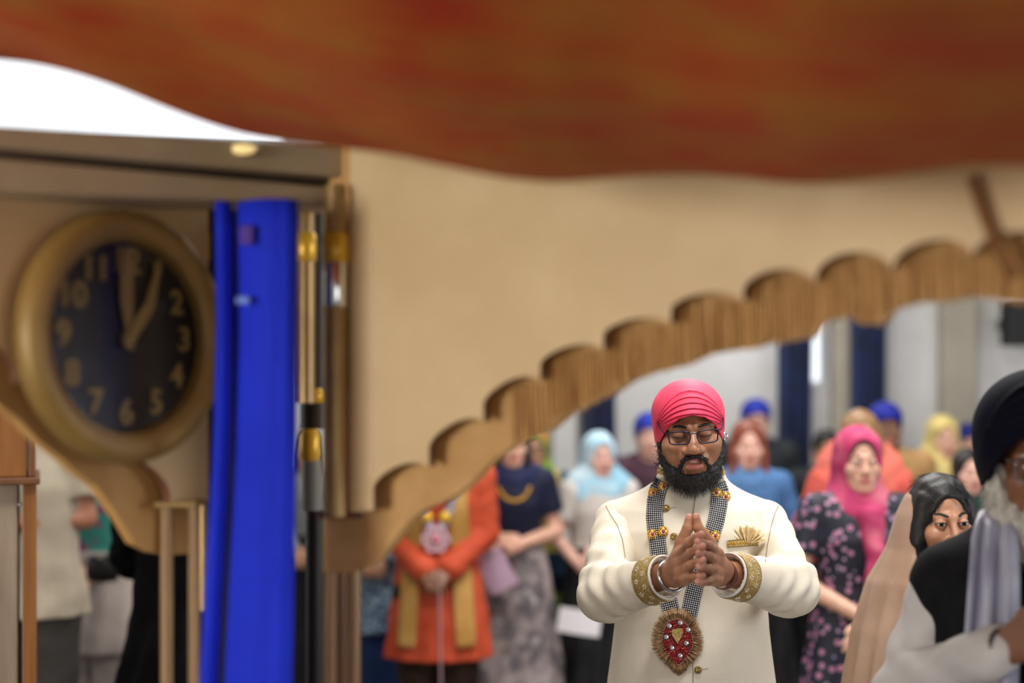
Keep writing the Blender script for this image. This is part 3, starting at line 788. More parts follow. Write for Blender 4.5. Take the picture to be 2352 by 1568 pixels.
def hair_fn(P, kind):
    """head-local"""
    d = ell(P, (0, .022, .034), (.0855, .108, .1015)) + wob(P, .0018, 110)
    cut = ell(P, (0, -.13, -.03 if kind == 'short' else -.022), (.066 if kind != 'short' else .074, .1, .112 if kind != 'short' else .1))
    d = ss(d, cut, .012)
    if kind == 'short':
        d = np.maximum(d, -.045 - P[:, 2] - np.clip(-P[:, 1], 0, .1) * 1.0)
    elif kind != 'cap':
        Q = np.stack([np.abs(P[:, 0]), P[:, 1], P[:, 2]], 1)
        L = -.26 if kind == 'long' else -.13
        d = su(d, chain(Q, [(.060, -.02, .06), (.080, -.028, -.04), (.082, -.035, L)], (.02, .024, .024)) + wob(P, .003, 60), .02)
        d = su(d, chain(P, [(0, .07, .03), (0, .085, -.08), (0, .09, L)], (.05, .06, .05)), .04)
    return d
_hair = {}
def hair_mesh(kind):
    if kind not in _hair:
        V, F = nets(lambda P: hair_fn(P, kind), (-.15, -.14, -.32), (.15, .2, .17), .0055); _hair[kind] = (relax(V, F, 2, .5), F)
    return _hair[kind]

def turban(n_t, n_r, rx, ry, rzt, rzl, zc, zb, layers=None, peak=0.0, cy=.018, lift=.003, tz=-.005, ta=.085, p0=.061, pd=.0125, pmax=.128):
    """wound turban; zb = list of (angle from front in degrees, lower edge z)"""
    ang = [a for a, _ in zb]; zz = [z for _, z in zb]; V = []; F = []
    prof = [*np.linspace(0, 1, n_r)]
    for i, t in enumerate(prof):
        for j in range(n_t):
            th = 2 * math.pi * j / n_t; dg = abs((math.degrees(th) + 180) % 360 - 180)
            bz = float(np.interp(dg, ang, zz)); top = zc + rzt
            ph = t * (math.pi / 2 + math.asin(max(-1, min(1, (zc - bz) / rzl)))) if bz < zc else t * math.acos(min(1, (bz - zc) / rzt))
            if ph <= math.pi / 2: z = zc + rzt * math.cos(ph); r = math.sin(ph)
            else: z = zc + rzl * math.cos(ph); r = math.sin(ph)
            x = rx * r * math.sin(th); y = -ry * r * math.cos(th)
            ex = 0.0
            if layers and y < .01:
                q = 1 - (x / ta) ** 2
                if q > .02:
                    p = (z - tz) / math.sqrt(q)
                    if p0 < p < pmax: ex = lift * (1 - ((p - p0) / pd) % 1.0) * min(1, q * 4)
                    elif p <= p0: ex = lift * .2
            if peak and y < 0: y -= peak * max(0, 1 - (x / (rx * .8)) ** 2) * max(0, (z - zc) / rzt) * .6
            k = 1 + ex / max(.03, math.sqrt(x * x + y * y + (z - zc) ** 2))
            V.append((x * k, y * k + cy, zc + (z - zc) * k))
    n = n_t
    for i in range(n_r - 1):
        for j in range(n): F.append((i * n + j, (i + 1) * n + j, (i + 1) * n + (j + 1) % n, i * n + (j + 1) % n))
    # rolled lower rim going inside
    base = (n_r - 1) * n
    for s_, dz in ((.965, -.0025), (.90, .006)):
        st = len(V)
        for j in range(n):
            v = V[base + j]; V.append((v[0] * s_, (v[1] - cy) * s_ + cy, v[2] + dz))
        for j in range(n): F.append((st - n + j if s_ != .965 else base + j, st + j, st + (j + 1) % n, st - n + (j + 1) % n if s_ != .965 else base + (j + 1) % n))
    return np.array(V, np.float32), np.array(F, np.int32)
TUR = turban(72, 40, .092, .115, .088, .16, .05, [(0, .05), (25, .042), (45, .022), (60, 0), (80, -.02), (120, -.03), (180, -.04)], layers=True)

m_lip = M('lips', (184, 106, 98), .4); m_lipd = M('lips_dark', (140, 82, 76), .35); m_eyew = M('eye_white', (225, 220, 215), .15); m_iris = M('iris_dark', (18, 11, 8), .15, spec=.25)
m_teeth = M('teeth', (235, 230, 220), .3)
m_hair_k = M('hair_black', (13, 10, 10), .42, spec=.35, col2=(22, 17, 16), nscale=30, stretch=(8, 8, 1), bump=.6, bscale=250)
m_hair_b = M('hair_brown', (72, 48, 30), .45, col2=(50, 32, 20), nscale=30, stretch=(8, 8, 1), bump=.6, bscale=250)
m_hair_r = M('hair_red', (132, 62, 36), .45, col2=(104, 44, 26), nscale=30, stretch=(8, 8, 1), bump=.6, bscale=250)
m_hair_bl = M('hair_blond', (150, 112, 70), .45, col2=(120, 86, 52), nscale=30, stretch=(8, 8, 1), bump=.6, bscale=250)
m_hair_g = M('hair_grey', (176, 172, 168), .5, col2=(150, 146, 142), nscale=30, stretch=(8, 8, 1), bump=.6, bscale=250)
def skin(name, c): return M(name, c, .45, col2=tuple(int(v * .93) for v in c), nscale=14, bump=.08, bscale=500, sss=.04)
SK_L = skin('skin_fair', (222, 172, 148)); SK_P = skin('skin_pink', (228, 178, 160)); SK_M = skin('skin_olive', (196, 146, 112)); SK_D = skin('skin_brown', (128, 84, 58))
SK_T = skin('skin_tan', (178, 122, 88))
m_shoe = M('shoe_black', (18, 17, 17), .4)
GRP = 'guests standing in the hall'

def to_matrix(p, R, t): return p @ R.T + t
def place_hand(c, w, e, right_img, grip, curlm=0):
    """append a hand mesh; forearm direction e->w"""
    Hm = (HAND_GL if grip else HAND_L) if right_img else (HAND_G if grip else HAND_R)
    fz = (e - w) / np.linalg.norm(e - w)                    # +z of the hand points back up the forearm
    tx = np.array([1.0, 0, 0]) if not right_img else np.array([-1.0, 0, 0])   # palm faces the body centre
    if abs(fz[2]) < .75: tx = np.array([0, .8, -.3]) if not right_img else np.array([0, .8, -.3])
    x = tx - (tx @ fz) * fz; x /= np.linalg.norm(x)
    if right_img: x = -x
    y = np.cross(fz, x); R = np.stack([x, y, fz], 1).astype(np.float32)
    c.add((Hm[0] @ R.T + w.astype(np.float32)).astype(np.float32), Hm[1], 0)

def person(label, px, py, d, male=True, yaw=0, pose='clasp', skin_m=None, parts=(), hair=None, hair_m=None, head=None, hyaw=0, pitch=0, roll=0,
           grip=False, scale=None, h=.0085, lips=None, cat='person', hscale=1.0, brow_m=None, drop=0.0):
    zeye = float(Z(py, d)); k = scale or zeye / 1.585
    root = empty('person', (float(X(px, d)), d, zeye - 1.585 * k if scale else 0), yaw, k)
    tag(root, label, cat, GRP)
    s = skel(male, pose, drop); hc = v3(0, -.012, 1.585)
    R = R3(hyaw, pitch, roll) * hscale
    V, F = nets(lambda P: body_fn(P, s), (-.42, -.36, -.02), (.42, .26, 1.55), .010)
    c = Cat(); c.add(relax(V, F, 1, .5), F, 0)
    hv, hf, hm = head or (HEAD_M if male else HEAD_F)
    c.add((hv @ R.T + hc).astype(np.float32), hf, hm)
    for kk in ('l', 'r'): place_hand(c, s[kk][2], s[kk][1], kk == 'r', grip)
    hmm = hair_m or m_hair_k
    c.build('body', [skin_m or SK_M, lips or m_lip, brow_m or hmm, m_eyew, m_iris, m_teeth], root)
    if hair in ('short', 'long', 'bob', 'cap'):
        V, F = hair_mesh(hair); mk('hair', V @ R.T + hc, F, hmm, root)
    elif isinstance(hair, tuple) and hair[0] == 'turban':
        V, F = hair[2] if len(hair) > 2 else TUR; mk('turban', V @ R.T + hc, F, hair[1], root)
    for p in parts:
        nm, mat = p[0], p[1]; kw = dict(p[2]) if len(p) > 2 else {}
        if nm in ('scarf', 'headscarf', 'shawl', 'veil'):
            hh = kw.pop('h', h); fn = lambda P: scarf_fn(P, hc, over=(nm in ('headscarf', 'veil')), **kw)
            V, F = nets(fn, (-.36, -.34, kw.get('_zlo', .75)), (.36, .34, 1.76), hh)
        elif nm == 'trousers':
            V, F = nets(lambda P: trousers_fn(P, s, **kw), (-.3, -.26, .0), (.3, .26, 1.1), h)
        elif nm in ('skirt', 'sash_skirt'):
            V, F = nets(lambda P: garment_fn(P, s, top=False, **kw), (-.42, -.36, .0), (.42, .36, 1.12), h)
        else:
            V, F = nets(lambda P: garment_fn(P, s, **kw), (-.45, -.4, .02), (.45, .36, 1.52), h)
        o = mk(nm, relax(V, F, 1, .5), F, mat, root)
    # shoes
    for sg in (-1, 1):
        b = MB(); b.tube([(sg * .099, .055, .05), (sg * .1, .0, .052), (sg * .108, -.07, .045), (sg * .116, -.15, .04), (sg * .117, -.175, .035)], [.046, .056, .053, .047, .03], 12, flat=(1, .85))
        b.build('shoe', m_shoe, root, smooth=True)
    root['k'] = k
    return root, s, hc, k
def glasses(root, hc, R=None, mat=None, lens=True, y=-.113, w=.0255, hh=.0165, cx_=.0335, r=.0017, zc=-.004, temple=.12, blend=.7, tlift=.012):
    """spectacles in head-local space, added under the person"""
    R = np.eye(3) if R is None else R
    def T(p): return tuple(np.asarray(p, float) @ R.T + hc)
    mat = mat or M('frame_black', (18, 18, 30), .3)
    b = MB()
    for s in (-1, 1):
        pts = []
        for i in range(28):
            a = 2 * math.pi * i / 28; ca, sa = math.cos(a), math.sin(a); e = 2 / 4.5
            x = abs(ca) ** e * (1 if ca > 0 else -1); z = abs(sa) ** e * (1 if sa > 0 else -1)
            pts.append(T((s * (cx_ + x * w * (1 if z > 0 else .9) ), y + .10 * (x * w + 0) * 0 + abs(cx_ + x * w) ** 2 * 3.2, zc + z * hh)))
        b.tube(pts, r, 8, closed=True)
        b.tube([T((s * (cx_ + w), y + (cx_ + w) ** 2 * 3.2, zc + hh * .75)), T((s * (cx_ + w + .008), y + .02, zc + hh * .8)), T((s * .078, y + .06, zc + hh * .8 + tlift * .5)), T((s * .08, y + temple, zc + hh * .8 + tlift))], r * .9, 6)
    b.tube([T((-.0085, y, zc + hh * .55)), T((0, y - .002, zc + hh * .75)), T((.0085, y, zc + hh * .55))], r, 6)
    g = b.build('glasses', mat, root, smooth=True)
    if lens:
        ml = M('lens_glass', (70, 74, 80), .04, alpha=.08)
        for s in (-1, 1):
            b = MB(); vs = []; n = 20
            for dy in (0, .0012):
                for i in range(n):
                    a = 2 * math.pi * i / n; ca, sa = math.cos(a), math.sin(a); e = 2 / 4.5
                    x = abs(ca) ** e * (1 if ca > 0 else -1); z = abs(sa) ** e * (1 if sa > 0 else -1)
                    vs.append(T((s * (cx_ + x * w * .98), y + dy + abs(cx_ + x * w) ** 2 * 3.2, zc + z * hh * .98)))
            b.add(vs, [tuple(range(n))[::-1], tuple(range(n, 2 * n))] + [(i, (i + 1) % n, n + (i + 1) % n, n + i) for i in range(n)])
            b.build('lens', ml, g)
    return g
def strands(name, V, F, n, lenf, r, mat, parent, dirf, seg=5, curl=.3, seed=1, kind=None, mask=None):
    """thin hair tubes rooted on a mesh surface, joined into one part"""
    rg = np.random.RandomState(seed); A = V[F[:, 0]]; Bq = V[F[:, 1]]; Cq = V[F[:, 2]]
    nrm = np.cross(Bq - A, Cq - A); ar = np.linalg.norm(nrm, axis=1) + 1e-12; nrm /= ar[:, None]
    ctr = V[F].mean(1)
    if mask is not None: ar = ar * mask(ctr)
    idx = rg.choice(len(F), n, p=ar / ar.sum()); vs = []; fs = []
    for q in idx:
        u, w = rg.rand(2); p = A[q] + (Bq[q] - A[q]) * u + (V[F[q, 3]] - A[q]) * w
        dr = dirf(p, nrm[q]); dr = dr / np.linalg.norm(dr); L = lenf(p) * rg.uniform(.6, 1.2)
        pr = np.cross(dr, rg.randn(3)); pr /= np.linalg.norm(pr) + 1e-9; ph = rg.uniform(0, 6.28); st = len(vs)
        e2 = np.cross(dr, pr)
        for i in range(seg + 1):
            t = i / seg; c = p + dr * L * t - nrm[q] * .001 + (pr * math.sin(ph + t * 5) + e2 * math.cos(ph + t * 4)) * curl * L * t * .5
            rr = r * (1 - .75 * t)
            for j in range(3):
                a = 2.094 * j; vs.append(c + pr * math.cos(a) * rr + e2 * math.sin(a) * rr)
        for i in range(seg):
            for j in range(3):
                fs.append((st + i * 3 + j, st + i * 3 + (j + 1) % 3, st + i * 3 + 3 + (j + 1) % 3, st + i * 3 + 3 + j))
    return mk(name, np.array(vs), np.array(fs), mat, parent)
# ================================================================== the groom
GX, GY = float(X(1588, 3.6)), 3.6
G = empty('person', (GX, GY, 0)); GO = np.array([GX, GY, 0.0])
tag(G, 'bearded groom in pink turban and cream jacket, palms pressed together', 'person')
def gl(px, py, d): return (W(px, py, d) - GO).astype(np.float32)
SK_G = M('skin_groom', (176, 122, 90), .42, col2=(150, 100, 72), nscale=22, bump=.12, bscale=420, sss=.05)
SK_GT = M('skin_groom_fingertip', (200, 142, 122), .42, col2=(184, 124, 104), nscale=40)
m_cloth = M('jacket_cream', (228, 218, 200), .62, col2=(222, 210, 190), nscale=5, sheen=.15)
# fine woven relief
nt = m_cloth.node_tree; N = nt.nodes; L = nt.links
tc = N.new('ShaderNodeTexCoord'); wv = []
for dirn, sc_ in (('X', 95), ('Z', 95)):
    w_ = N.new('ShaderNodeTexWave'); w_.wave_type = 'BANDS'; w_.bands_direction = dirn; w_.inputs['Scale'].default_value = sc_; w_.inputs['Distortion'].default_value = .6
    L.new(tc.outputs['Object'], w_.inputs['Vector']); wv.append(w_)
mm = N.new('ShaderNodeMath'); mm.operation = 'MULTIPLY'; L.new(wv[0].outputs['Fac'], mm.inputs[0]); L.new(wv[1].outputs['Fac'], mm.inputs[1])
bp = N.new('ShaderNodeBump'); bp.inputs['Strength'].default_value = .3; bp.inputs['Distance'].default_value = .0012
L.new(mm.outputs[0], bp.inputs['Height']); L.new(bp.outputs['Normal'], N['Principled BSDF'].inputs['Normal'])
m_emb = M('gold_embroidery', (150, 122, 66), .42, .45, col2=(196, 168, 104), nscale=220, ramp=(.35, .65), bump=1.0, bscale=380)
m_gbead = M('gold_bead', (214, 164, 60), .28, .8)
m_antique = M('antique_gold', (148, 122, 72), .35, .7)
m_pearl = M('pearl', (236, 228, 214), .25, coat=.4)
m_red = M('red_gem', (170, 24, 40), .15, coat=.6); m_black = M('strap_black', (20, 16, 18), .6)
m_crys = M('crystal', (240, 242, 248), .1, .25)
m_white = M('lining_white', (232, 228, 222), .6)

# --- jacket trunk
GZ = [.5, .8, 1.01, 1.15, 1.30, 1.40, 1.45, 1.49, 1.52, 1.545]
GW = [.285, .24, .213, .194, .19, .196, .165, .105, .083, .08]; GD = [.22, .185, .17, .158, .152, .14, .12, .098, .088, .082]
def trunk(P):
    Q = np.stack([np.abs(P[:, 0]), P[:, 1], P[:, 2]], 1)
    d = loft(P, GZ, GW, GD)
    d = su(d, rc(Q, (.07, .005, 1.466), (.180, .01, 1.424), .048, .050), .05)
    d = ss(d, ell(P, (0, -.02, 1.575), (.072, .085, .07)), .012)
    # soft drag folds running from the armholes, and a flat overlap edge
    d = d + .0035 * np.sin(P[:, 2] * 36 + np.abs(P[:, 0]) * 40) * np.exp(-((np.abs(P[:, 0]) - .15) / .05) ** 2) * np.exp(-((P[:, 2] - 1.24) / .12) ** 2)
    return d
TV, TF = nets(trunk, (-.34, -.27, .47), (.34, .27, 1.58), .0055); TV = relax(TV, TF, 2, .5)
JK = mk('jacket', TV, TF, m_cloth, G)
BV = BVHTree.FromPolygons([tuple(v) for v in TV.astype(float)], [tuple(f) for f in TF.tolist()])
CAM_L = Vector((0 - GX, 0 - GY, CAMZ))
def cast(px, py, off=0.0, bv=None):
    r = Vector(((px - 1176) / FPX, 1.0, (HOR - py) / FPX)).normalized()
    loc, nor, i, dist = (bv or BV).ray_cast(CAM_L, r)
    if loc is None: loc = Vector(gl(px, py, 3.5)); nor = Vector((0, -1, 0))
    return loc - r * off, nor
# --- sleeves
ARM = {}
allV = [TV]; allF = [TF]; nv = len(TV)
for key, sg, el, cu, wr in (('l', -1, (1392, 1362, 3.44), (1527, 1326, 3.27), (1552, 1312, 3.225)), ('r', 1, (1815, 1350, 3.44), (1673, 1320, 3.27), (1650, 1310, 3.225))):
    sh = v3(sg * .188, .012, 1.415); e = gl(*el); c_ = gl(*cu); w_ = gl(*wr); ARM[key] = (sh, e, c_, w_)
    ax = (c_ - e) / np.linalg.norm(c_ - e)
    def sleeve(P, sh=sh, e=e, c_=c_, ax=ax, sg=sg):
        d = su(rc(P, sh, e, .0585, .064), rc(P, e, c_, .066, .049), .03)
        t = (P - e) @ ax; q = P - e - t[:, None] * ax; th = np.arctan2(q[:, 2], q[:, 0] * sg)
        d = d + .0042 * np.sin(t * 120 + th * 2.2 + .6 * np.sin(th * 3)) * np.exp(-((t - .05) / .07) ** 2)
        ua = (e - sh) / np.linalg.norm(e - sh); tu = (P - sh) @ ua
        d = d + .0045 * np.sin(tu * 85 + P[:, 0] * 45 * sg) * np.exp(-((tu - .19) / .07) ** 2) + .003 * np.sin(tu * 60 - P[:, 1] * 50) * np.exp(-((tu - .06) / .05) ** 2)
        d = np.maximum(d, (P - c_) @ ax)
        return np.maximum(d, -np.maximum(rc(P, c_ - ax * .05, c_ + ax * .05, .043, .043), 0) if False else d)
    allp = np.stack([sh, e, c_]); lo = allp.min(0) - .09; hi = allp.max(0) + .09
    V, F = nets(sleeve, lo, hi, .0052)
    # hollow the cuff end: push the end-cap vertices back up the sleeve
    V = relax(V, F, 2, .5)
    t = (V - c_) @ ax; q = V - c_ - t[:, None] * ax; rr = np.linalg.norm(q, axis=1); msk = (t > -.004) & (rr < .041)
    V[msk] -= ax * .035
    mk('sleeve', V, F, m_cloth, JK); allV.append(V); allF.append(F + nv); nv += len(V)
    # embroidered cuff band with piping, lining and pearl flowers
    zax = Vector(ax.tolist()); rot = zax.to_track_quat('Z', 'Y').to_matrix().to_4x4(); mt = Matrix.Translation(Vector((c_ - ax * .052).tolist())) @ rot
    b = MB(); b.lathe([(.0555, 0), (.0565, .002), (.0535, .050), (.0520, .052), (.050, .05), (.053, .0)], 48, mt, closed=True)
    cf = b.build('cuff_band', m_emb, JK, smooth=True)
    b = MB(); b.lathe([(.0520, .052), (.0527, .055), (.0515, .0575), (.0495, .058), (.0482, .056), (.0482, .02), (.049, .02), (.050, .052)], 48, mt, closed=True)
    b.build('cuff_lining', m_white, JK, smooth=True)
    b = MB()
    for z_ in (.001, .0505): b.lathe([(.0555 + .0016 * math.cos(a) - z_ * .05, z_ + .0016 * math.sin(a)) for a in np.linspace(0, 6.283, 7)[:-1]], 48, mt, closed=True)
    b.build('piping', m_antique, cf, smooth=True)
    b = MB(); rnd = random.Random(5)
    for i in range(22):
        a = 6.283 * i / 22; z_ = .015 if i % 2 else .036
        for kx in range(5):
            a2 = 6.283 * kx / 5 + .3; rr_ = .0045 if kx else .0045
            p = mt @ Vector(((.0565 - z_ * .05) * math.cos(a + .08 * math.cos(a2)), (.0565 - z_ * .05) * math.sin(a + .08 * math.cos(a2)), z_ + .0042 * math.sin(a2)))
            b.ball(p, .0017, 6, 4)
    b.build('pearl_flowers', m_pearl, cf, smooth=True)
# --- stand collar
b = MB(); n = 60; vs = []
def collar_pt(a, t, o): return ((.081 + o - .004 * t) * math.sin(a), -(.084 + o - .003 * t) * math.cos(a) + .004, 1.522 + .036 * t - .014 * math.cos(a))
fs = []; A0 = math.radians(8); rows = [(0, .004), (.5, .005), (1, .004), (1, -.001), (.5, -.001), (0, -.002)]
for i in range(n + 1):
    a = A0 + (2 * math.pi - 2 * A0) * i / n
    for t_, o_ in rows: vs.append(collar_pt(a, t_, o_))
k = len(rows)
for i in range(n):
    for j in range(k): fs.append((i * k + j, i * k + (j + 1) % k, (i + 1) * k + (j + 1) % k, (i + 1) * k + j))
fs += [tuple(range(k)), tuple(n * k + j for j in range(k))[::-1]]
b.add(vs, fs); cl = b.build('collar', m_emb, JK, smooth=True)
b = MB()
for i in range(46):
    a = A0 + (2 * math.pi - 2 * A0) * (i + .5) / 46; b.ball(collar_pt(a, .35 + .3 * (i % 2), .006), .0028, 6, 4)
b.build('collar_beads', m_gbead, cl, smooth=True)

# --- seams, buttons, pocket
def seam(pts, r, name, mat, off=.0006, n=40):
    P = np.array(pts, float); t = np.linspace(0, len(P) - 1, n); b = MB()
    b.tube([cast(np.interp(q, range(len(P)), P[:, 0]), np.interp(q, range(len(P)), P[:, 1]), off)[0] for q in t], r, 6)
    return b.build(name, mat, JK, smooth=True)
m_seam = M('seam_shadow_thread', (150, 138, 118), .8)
BV2 = BVHTree.FromPolygons([tuple(v) for v in np.concatenate(allV).astype(float)], [tuple(f) for f in np.concatenate(allF).tolist()])
for pts_ in ([(1392, 1162), (1402, 1182), (1418, 1206), (1430, 1240), (1436, 1280)], [(1788, 1160), (1781, 1176), (1772, 1205), (1763, 1250), (1758, 1290)]):
    b = MB(); P_ = np.array(pts_, float); b.tube([cast(np.interp(q, range(5), P_[:, 0]), np.interp(q, range(5), P_[:, 1]), .0002, BV2)[0] for q in np.linspace(0, 4, 30)], .0013, 6)
    b.build('armhole_seam', M('seam_dark', (150, 134, 108), .8), JK, smooth=True)
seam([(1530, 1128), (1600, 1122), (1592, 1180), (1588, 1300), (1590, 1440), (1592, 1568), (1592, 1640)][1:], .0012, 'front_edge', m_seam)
for px, py in ((1530, 1168), (1548, 1232), (1603, 1538)):
    p, nn = cast(px, py); q = nn.to_track_quat('Z', 'Y').to_matrix().to_4x4(); mt = Matrix.Translation(p) @ q
    b = MB(); b.lathe([(.0085, 0), (.0092, .002), (.0088, .005), (.0065, .0072), (.003, .008), (.0008, .0082)], 20, mt)
    for i in range(9): a = 6.283 * i / 9; b.ball(mt @ Vector((.0062 * math.cos(a), .0062 * math.sin(a), .0068)), .0019, 6, 4)
    b.build('button', m_antique, JK, smooth=True)
    b = MB(); b.tube([cast(px + 9 + 2 * i, py + (-1 - .35 * i), .001)[0] for i in range(8)], .0007, 5); b.build('buttonhole', m_seam, JK, smooth=True)
# pocket band
top_e = [(1671, 1242), (1690, 1240), (1715, 1238), (1740, 1235), (1758, 1231)]; bot_e = [(1673, 1256), (1692, 1255), (1716, 1253), (1741, 1251), (1760, 1248)]
b = MB(); vs = []
for off in (.001, .006):
    for e_ in (top_e, bot_e): vs += [cast(x, y, off)[0] for x, y in e_]
n = 5; fs = []
for i in range(n - 1):
    fs += [(i, i + 1, n + i + 1, n + i), (2 * n + i, 3 * n + i, 3 * n + i + 1, 2 * n + i + 1), (i, 2 * n + i, 2 * n + i + 1, i + 1), (n + i, n + i + 1, 3 * n + i + 1, 3 * n + i)]
fs += [(0, n, 3 * n, 2 * n), (n - 1, 3 * n - 1, 4 * n - 1, 2 * n - 1)]
b.add(vs, fs); pk = b.build('pocket_band', m_emb, JK)
b = MB()
for i in range(15):
    t = i / 14 * 4; b.ball(cast(np.interp(t, range(5), [p[0] for p in top_e]) + 1, (np.interp(t, range(5), [p[1] for p in top_e]) + np.interp(t, range(5), [p[1] for p in bot_e])) / 2, .0065)[0], .0026, 6, 4)
b.build('pocket_beads', m_gbead, pk, smooth=True)
for e_ in (top_e, bot_e):
    b = MB(); b.tube([cast(x, y, .005)[0] for x, y in e_], .0016, 6); b.build('pocket_piping', m_antique, pk, smooth=True)
# pocket fan: pleats radiating from the band
m_fan = M('fan_gold_silk', (236, 214, 168), .45, .05, col2=(214, 186, 130), nscale=60)
base = cast(1716, 1247, .004)[0]
b = MB(); b.prism([(0.018, 0)] + [((.034 + .004 * math.cos(a)) * math.sin(a), (.034 + .006 * math.cos(a)) * math.cos(a)) for a in np.linspace(1.3, -1.3, 24)] + [(-.018, 0)], 0, .004, Matrix.Translation(base))
b.build('fan_back', m_fan, JK)
for i in range(9):
    a = math.radians(-72 + 18 * i); L_ = (.033 + .013 * math.cos(a))
    dirv = Vector((math.sin(a), 0, math.cos(a))); p0 = base + Vector((math.sin(a) * .010, -.003 - .001 * (i % 2), 0))
    b = MB(); b.tube([p0 + dirv * .002, p0 + dirv * L_ * .5, p0 + dirv * L_ * .82, p0 + dirv * L_ * .94, p0 + dirv * L_], [.0025, .0048, .0068, .0060, .0025], 10, flat=(1, .5))
    b.build('fan_pleat', m_fan, JK, smooth=True)

# --- garland
GAR = bpy.data.objects.new('garland', None); link(GAR, G); GAR.empty_display_size = .05
def strap(path, wpx, rows_from=0):
    P = np.array(path, float); seg = np.concatenate([[0], np.cumsum(np.linalg.norm(np.diff(P, axis=0), axis=1))]); tot = seg[-1]
    nr = int(tot / 4.9); nc = 8; vs = []; st = MB()
    rows = []
    for i in range(nr + 1):
        s = tot * i / nr; c = np.array([np.interp(s, seg, P[:, 0]), np.interp(s, seg, P[:, 1])])
        s2 = min(tot, s + 6); s1 = max(0, s - 6)
        t = np.array([np.interp(s2, seg, P[:, 0]) - np.interp(s1, seg, P[:, 0]), np.interp(s2, seg, P[:, 1]) - np.interp(s1, seg, P[:, 1])]); t /= np.linalg.norm(t)
        nn = np.array([t[1], -t[0]])
        if nn[0] < 0: nn = -nn
        rows.append([(c + nn * wpx * (j / nc - .5)) for j in range(nc + 1)])
    def surf(p, o): return cast(p[0], p[1], o)[0]
    grid = [[surf(p, .0035) for p in r] for r in rows]; ug = [[surf(r[0], .0005), surf(r[-1], .0005)] for r in rows]
    b = MB(); W_ = nc + 1; vs = [v for r in grid for v in r] + [v for r in ug for v in r]; off = len(rows) * W_; fs = []
    for i in range(len(rows) - 1):
        for j in range(nc): fs.append((i * W_ + j, i * W_ + j + 1, (i + 1) * W_ + j + 1, (i + 1) * W_ + j))
        fs.append((i * W_, (i + 1) * W_, off + 2 * i + 2, off + 2 * i)); fs.append((i * W_ + nc, off + 2 * i + 1, off + 2 * i + 3, (i + 1) * W_ + nc))
    b.add(vs, fs); so = b.build('strap', m_black, GAR, smooth=True)
    for i in range(len(rows) - 1):
        for j in range(nc):
            p = (grid[i][j] + grid[i][j + 1] + grid[i + 1][j] + grid[i + 1][j + 1]) / 4
            st.lathe([(.00185, .0), (.0014, .0012), (.0004, .0016)], 6, Matrix.Translation(p) @ Matrix.Rotation(math.pi / 2, 4, 'X'))
    o = st.build('rhinestones', m_crys, so); o['kind'] = 'stuff'
    return so
strap([(1522, 1104), (1511, 1122), (1505, 1150), (1503, 1185), (1507, 1225), (1513, 1270), (1521, 1320), (1533, 1368), (1545, 1412)], 38)
strap([(1648, 1108), (1655, 1128), (1652, 1160), (1645, 1195), (1633, 1232), (1617, 1278), (1602, 1325), (1592, 1365), (1582, 1412)], 38)
def flower(px, py, r=.0125):
    p, nn = cast(px, py, .006); mt = Matrix.Translation(p) @ Matrix.Rotation(math.pi / 2, 4, 'X')
    f = MB(); n = 14; f.lathe([(r * .75, -.002), (r * .78, .002), (r * .5, .0045), (.0005, .005)], 24, mt); o = f.build('gold_flower', m_gbead, GAR, smooth=True)
    f = MB()
    for i in range(n):
        a = 6.283 * i / n; f.ball(mt @ Vector((r * .85 * math.cos(a), r * .85 * math.sin(a), .001)), (r * .2, r * .2, r * .2), 6, 4)
    f.build('petals', m_gbead, o, smooth=True)
    f = MB()
    for i in range(10): a = 6.283 * i / 10; f.ball(mt @ Vector((r * .46 * math.cos(a), r * .46 * math.sin(a), .0045)), .0014, 5, 4)
    f.build('pearl_ring', m_pearl, o, smooth=True)
    f = MB(); f.ball(mt @ Vector((0, 0, .005)), (r * .3, .003, r * .34), 10, 6); f.build('red_stone', m_red, o, smooth=True)
for q in ((1498, 1226), (1523, 1220), (1618, 1224), (1643, 1230), (1500, 1131), (1524, 1117), (1645, 1131), (1667, 1140)): flower(*q)
# pendant
pc = cast(1558, 1472, .016)[0]; PS = 3.43 / FPX
def pp(px, py, o=0.0): return Vector(((px - 1558) * PS, -o, -(py - 1472) * PS)) + pc
def tear(n, g=0.0):
    out = []
    for i in range(n):
        a = 2 * math.pi * i / n; x = math.sin(a); y = -math.cos(a)       # a=0 at the top
        w = 39 * (1 - .30 * max(0, y) ** 1.6 - (.42 * max(0, y - .45) if y > .45 else 0)); yy = y * 57 - (0 if y < 0 else 0)
        xx = x * w * (1 if y < .2 else (1 - .35 * (y - .2)))
        out.append((1556 + xx * (1 + g / 39) + y * 3, 1474 + yy * (1 + g / 57)))
    return out
b = MB(); t1 = tear(48); n = 48
vs = [pp(x, y, -.014) for x, y in t1] + [pp(x, y, .0) for x, y in t1] + [pp(1556 + (x - 1556) * .9, 1472 + (y - 1472) * .9, .003) for x, y in t1]
b.add(vs, [(i, (i + 1) % n, n + (i + 1) % n, n + i) for i in range(n)] + [(n + i, n + (i + 1) % n, 2 * n + (i + 1) % n, 2 * n + i) for i in range(n)] + [tuple(range(2 * n, 3 * n))])
PD = b.build('pendant', M('pendant_red', (84, 14, 16), .6, col2=(110, 24, 22), nscale=80, bump=.6), GAR)
b = MB(); rnd = random.Random(9)
import itertools
tin = tear(60, -4)
for i, (x, y) in enumerate(tin):
    b.ball(pp(x, y, .003), .0021, 6, 4)
b.build('rim_beads', M('bead_rose', (158, 108, 96), .3, .2), PD, smooth=True)
gems = [(1537, 1437), (1562, 1430), (1580, 1446), (1530, 1462), (1576, 1476), (1543, 1487), (1562, 1505)]
m_gem = M('gem_clear', (214, 218, 228), .06, .7)
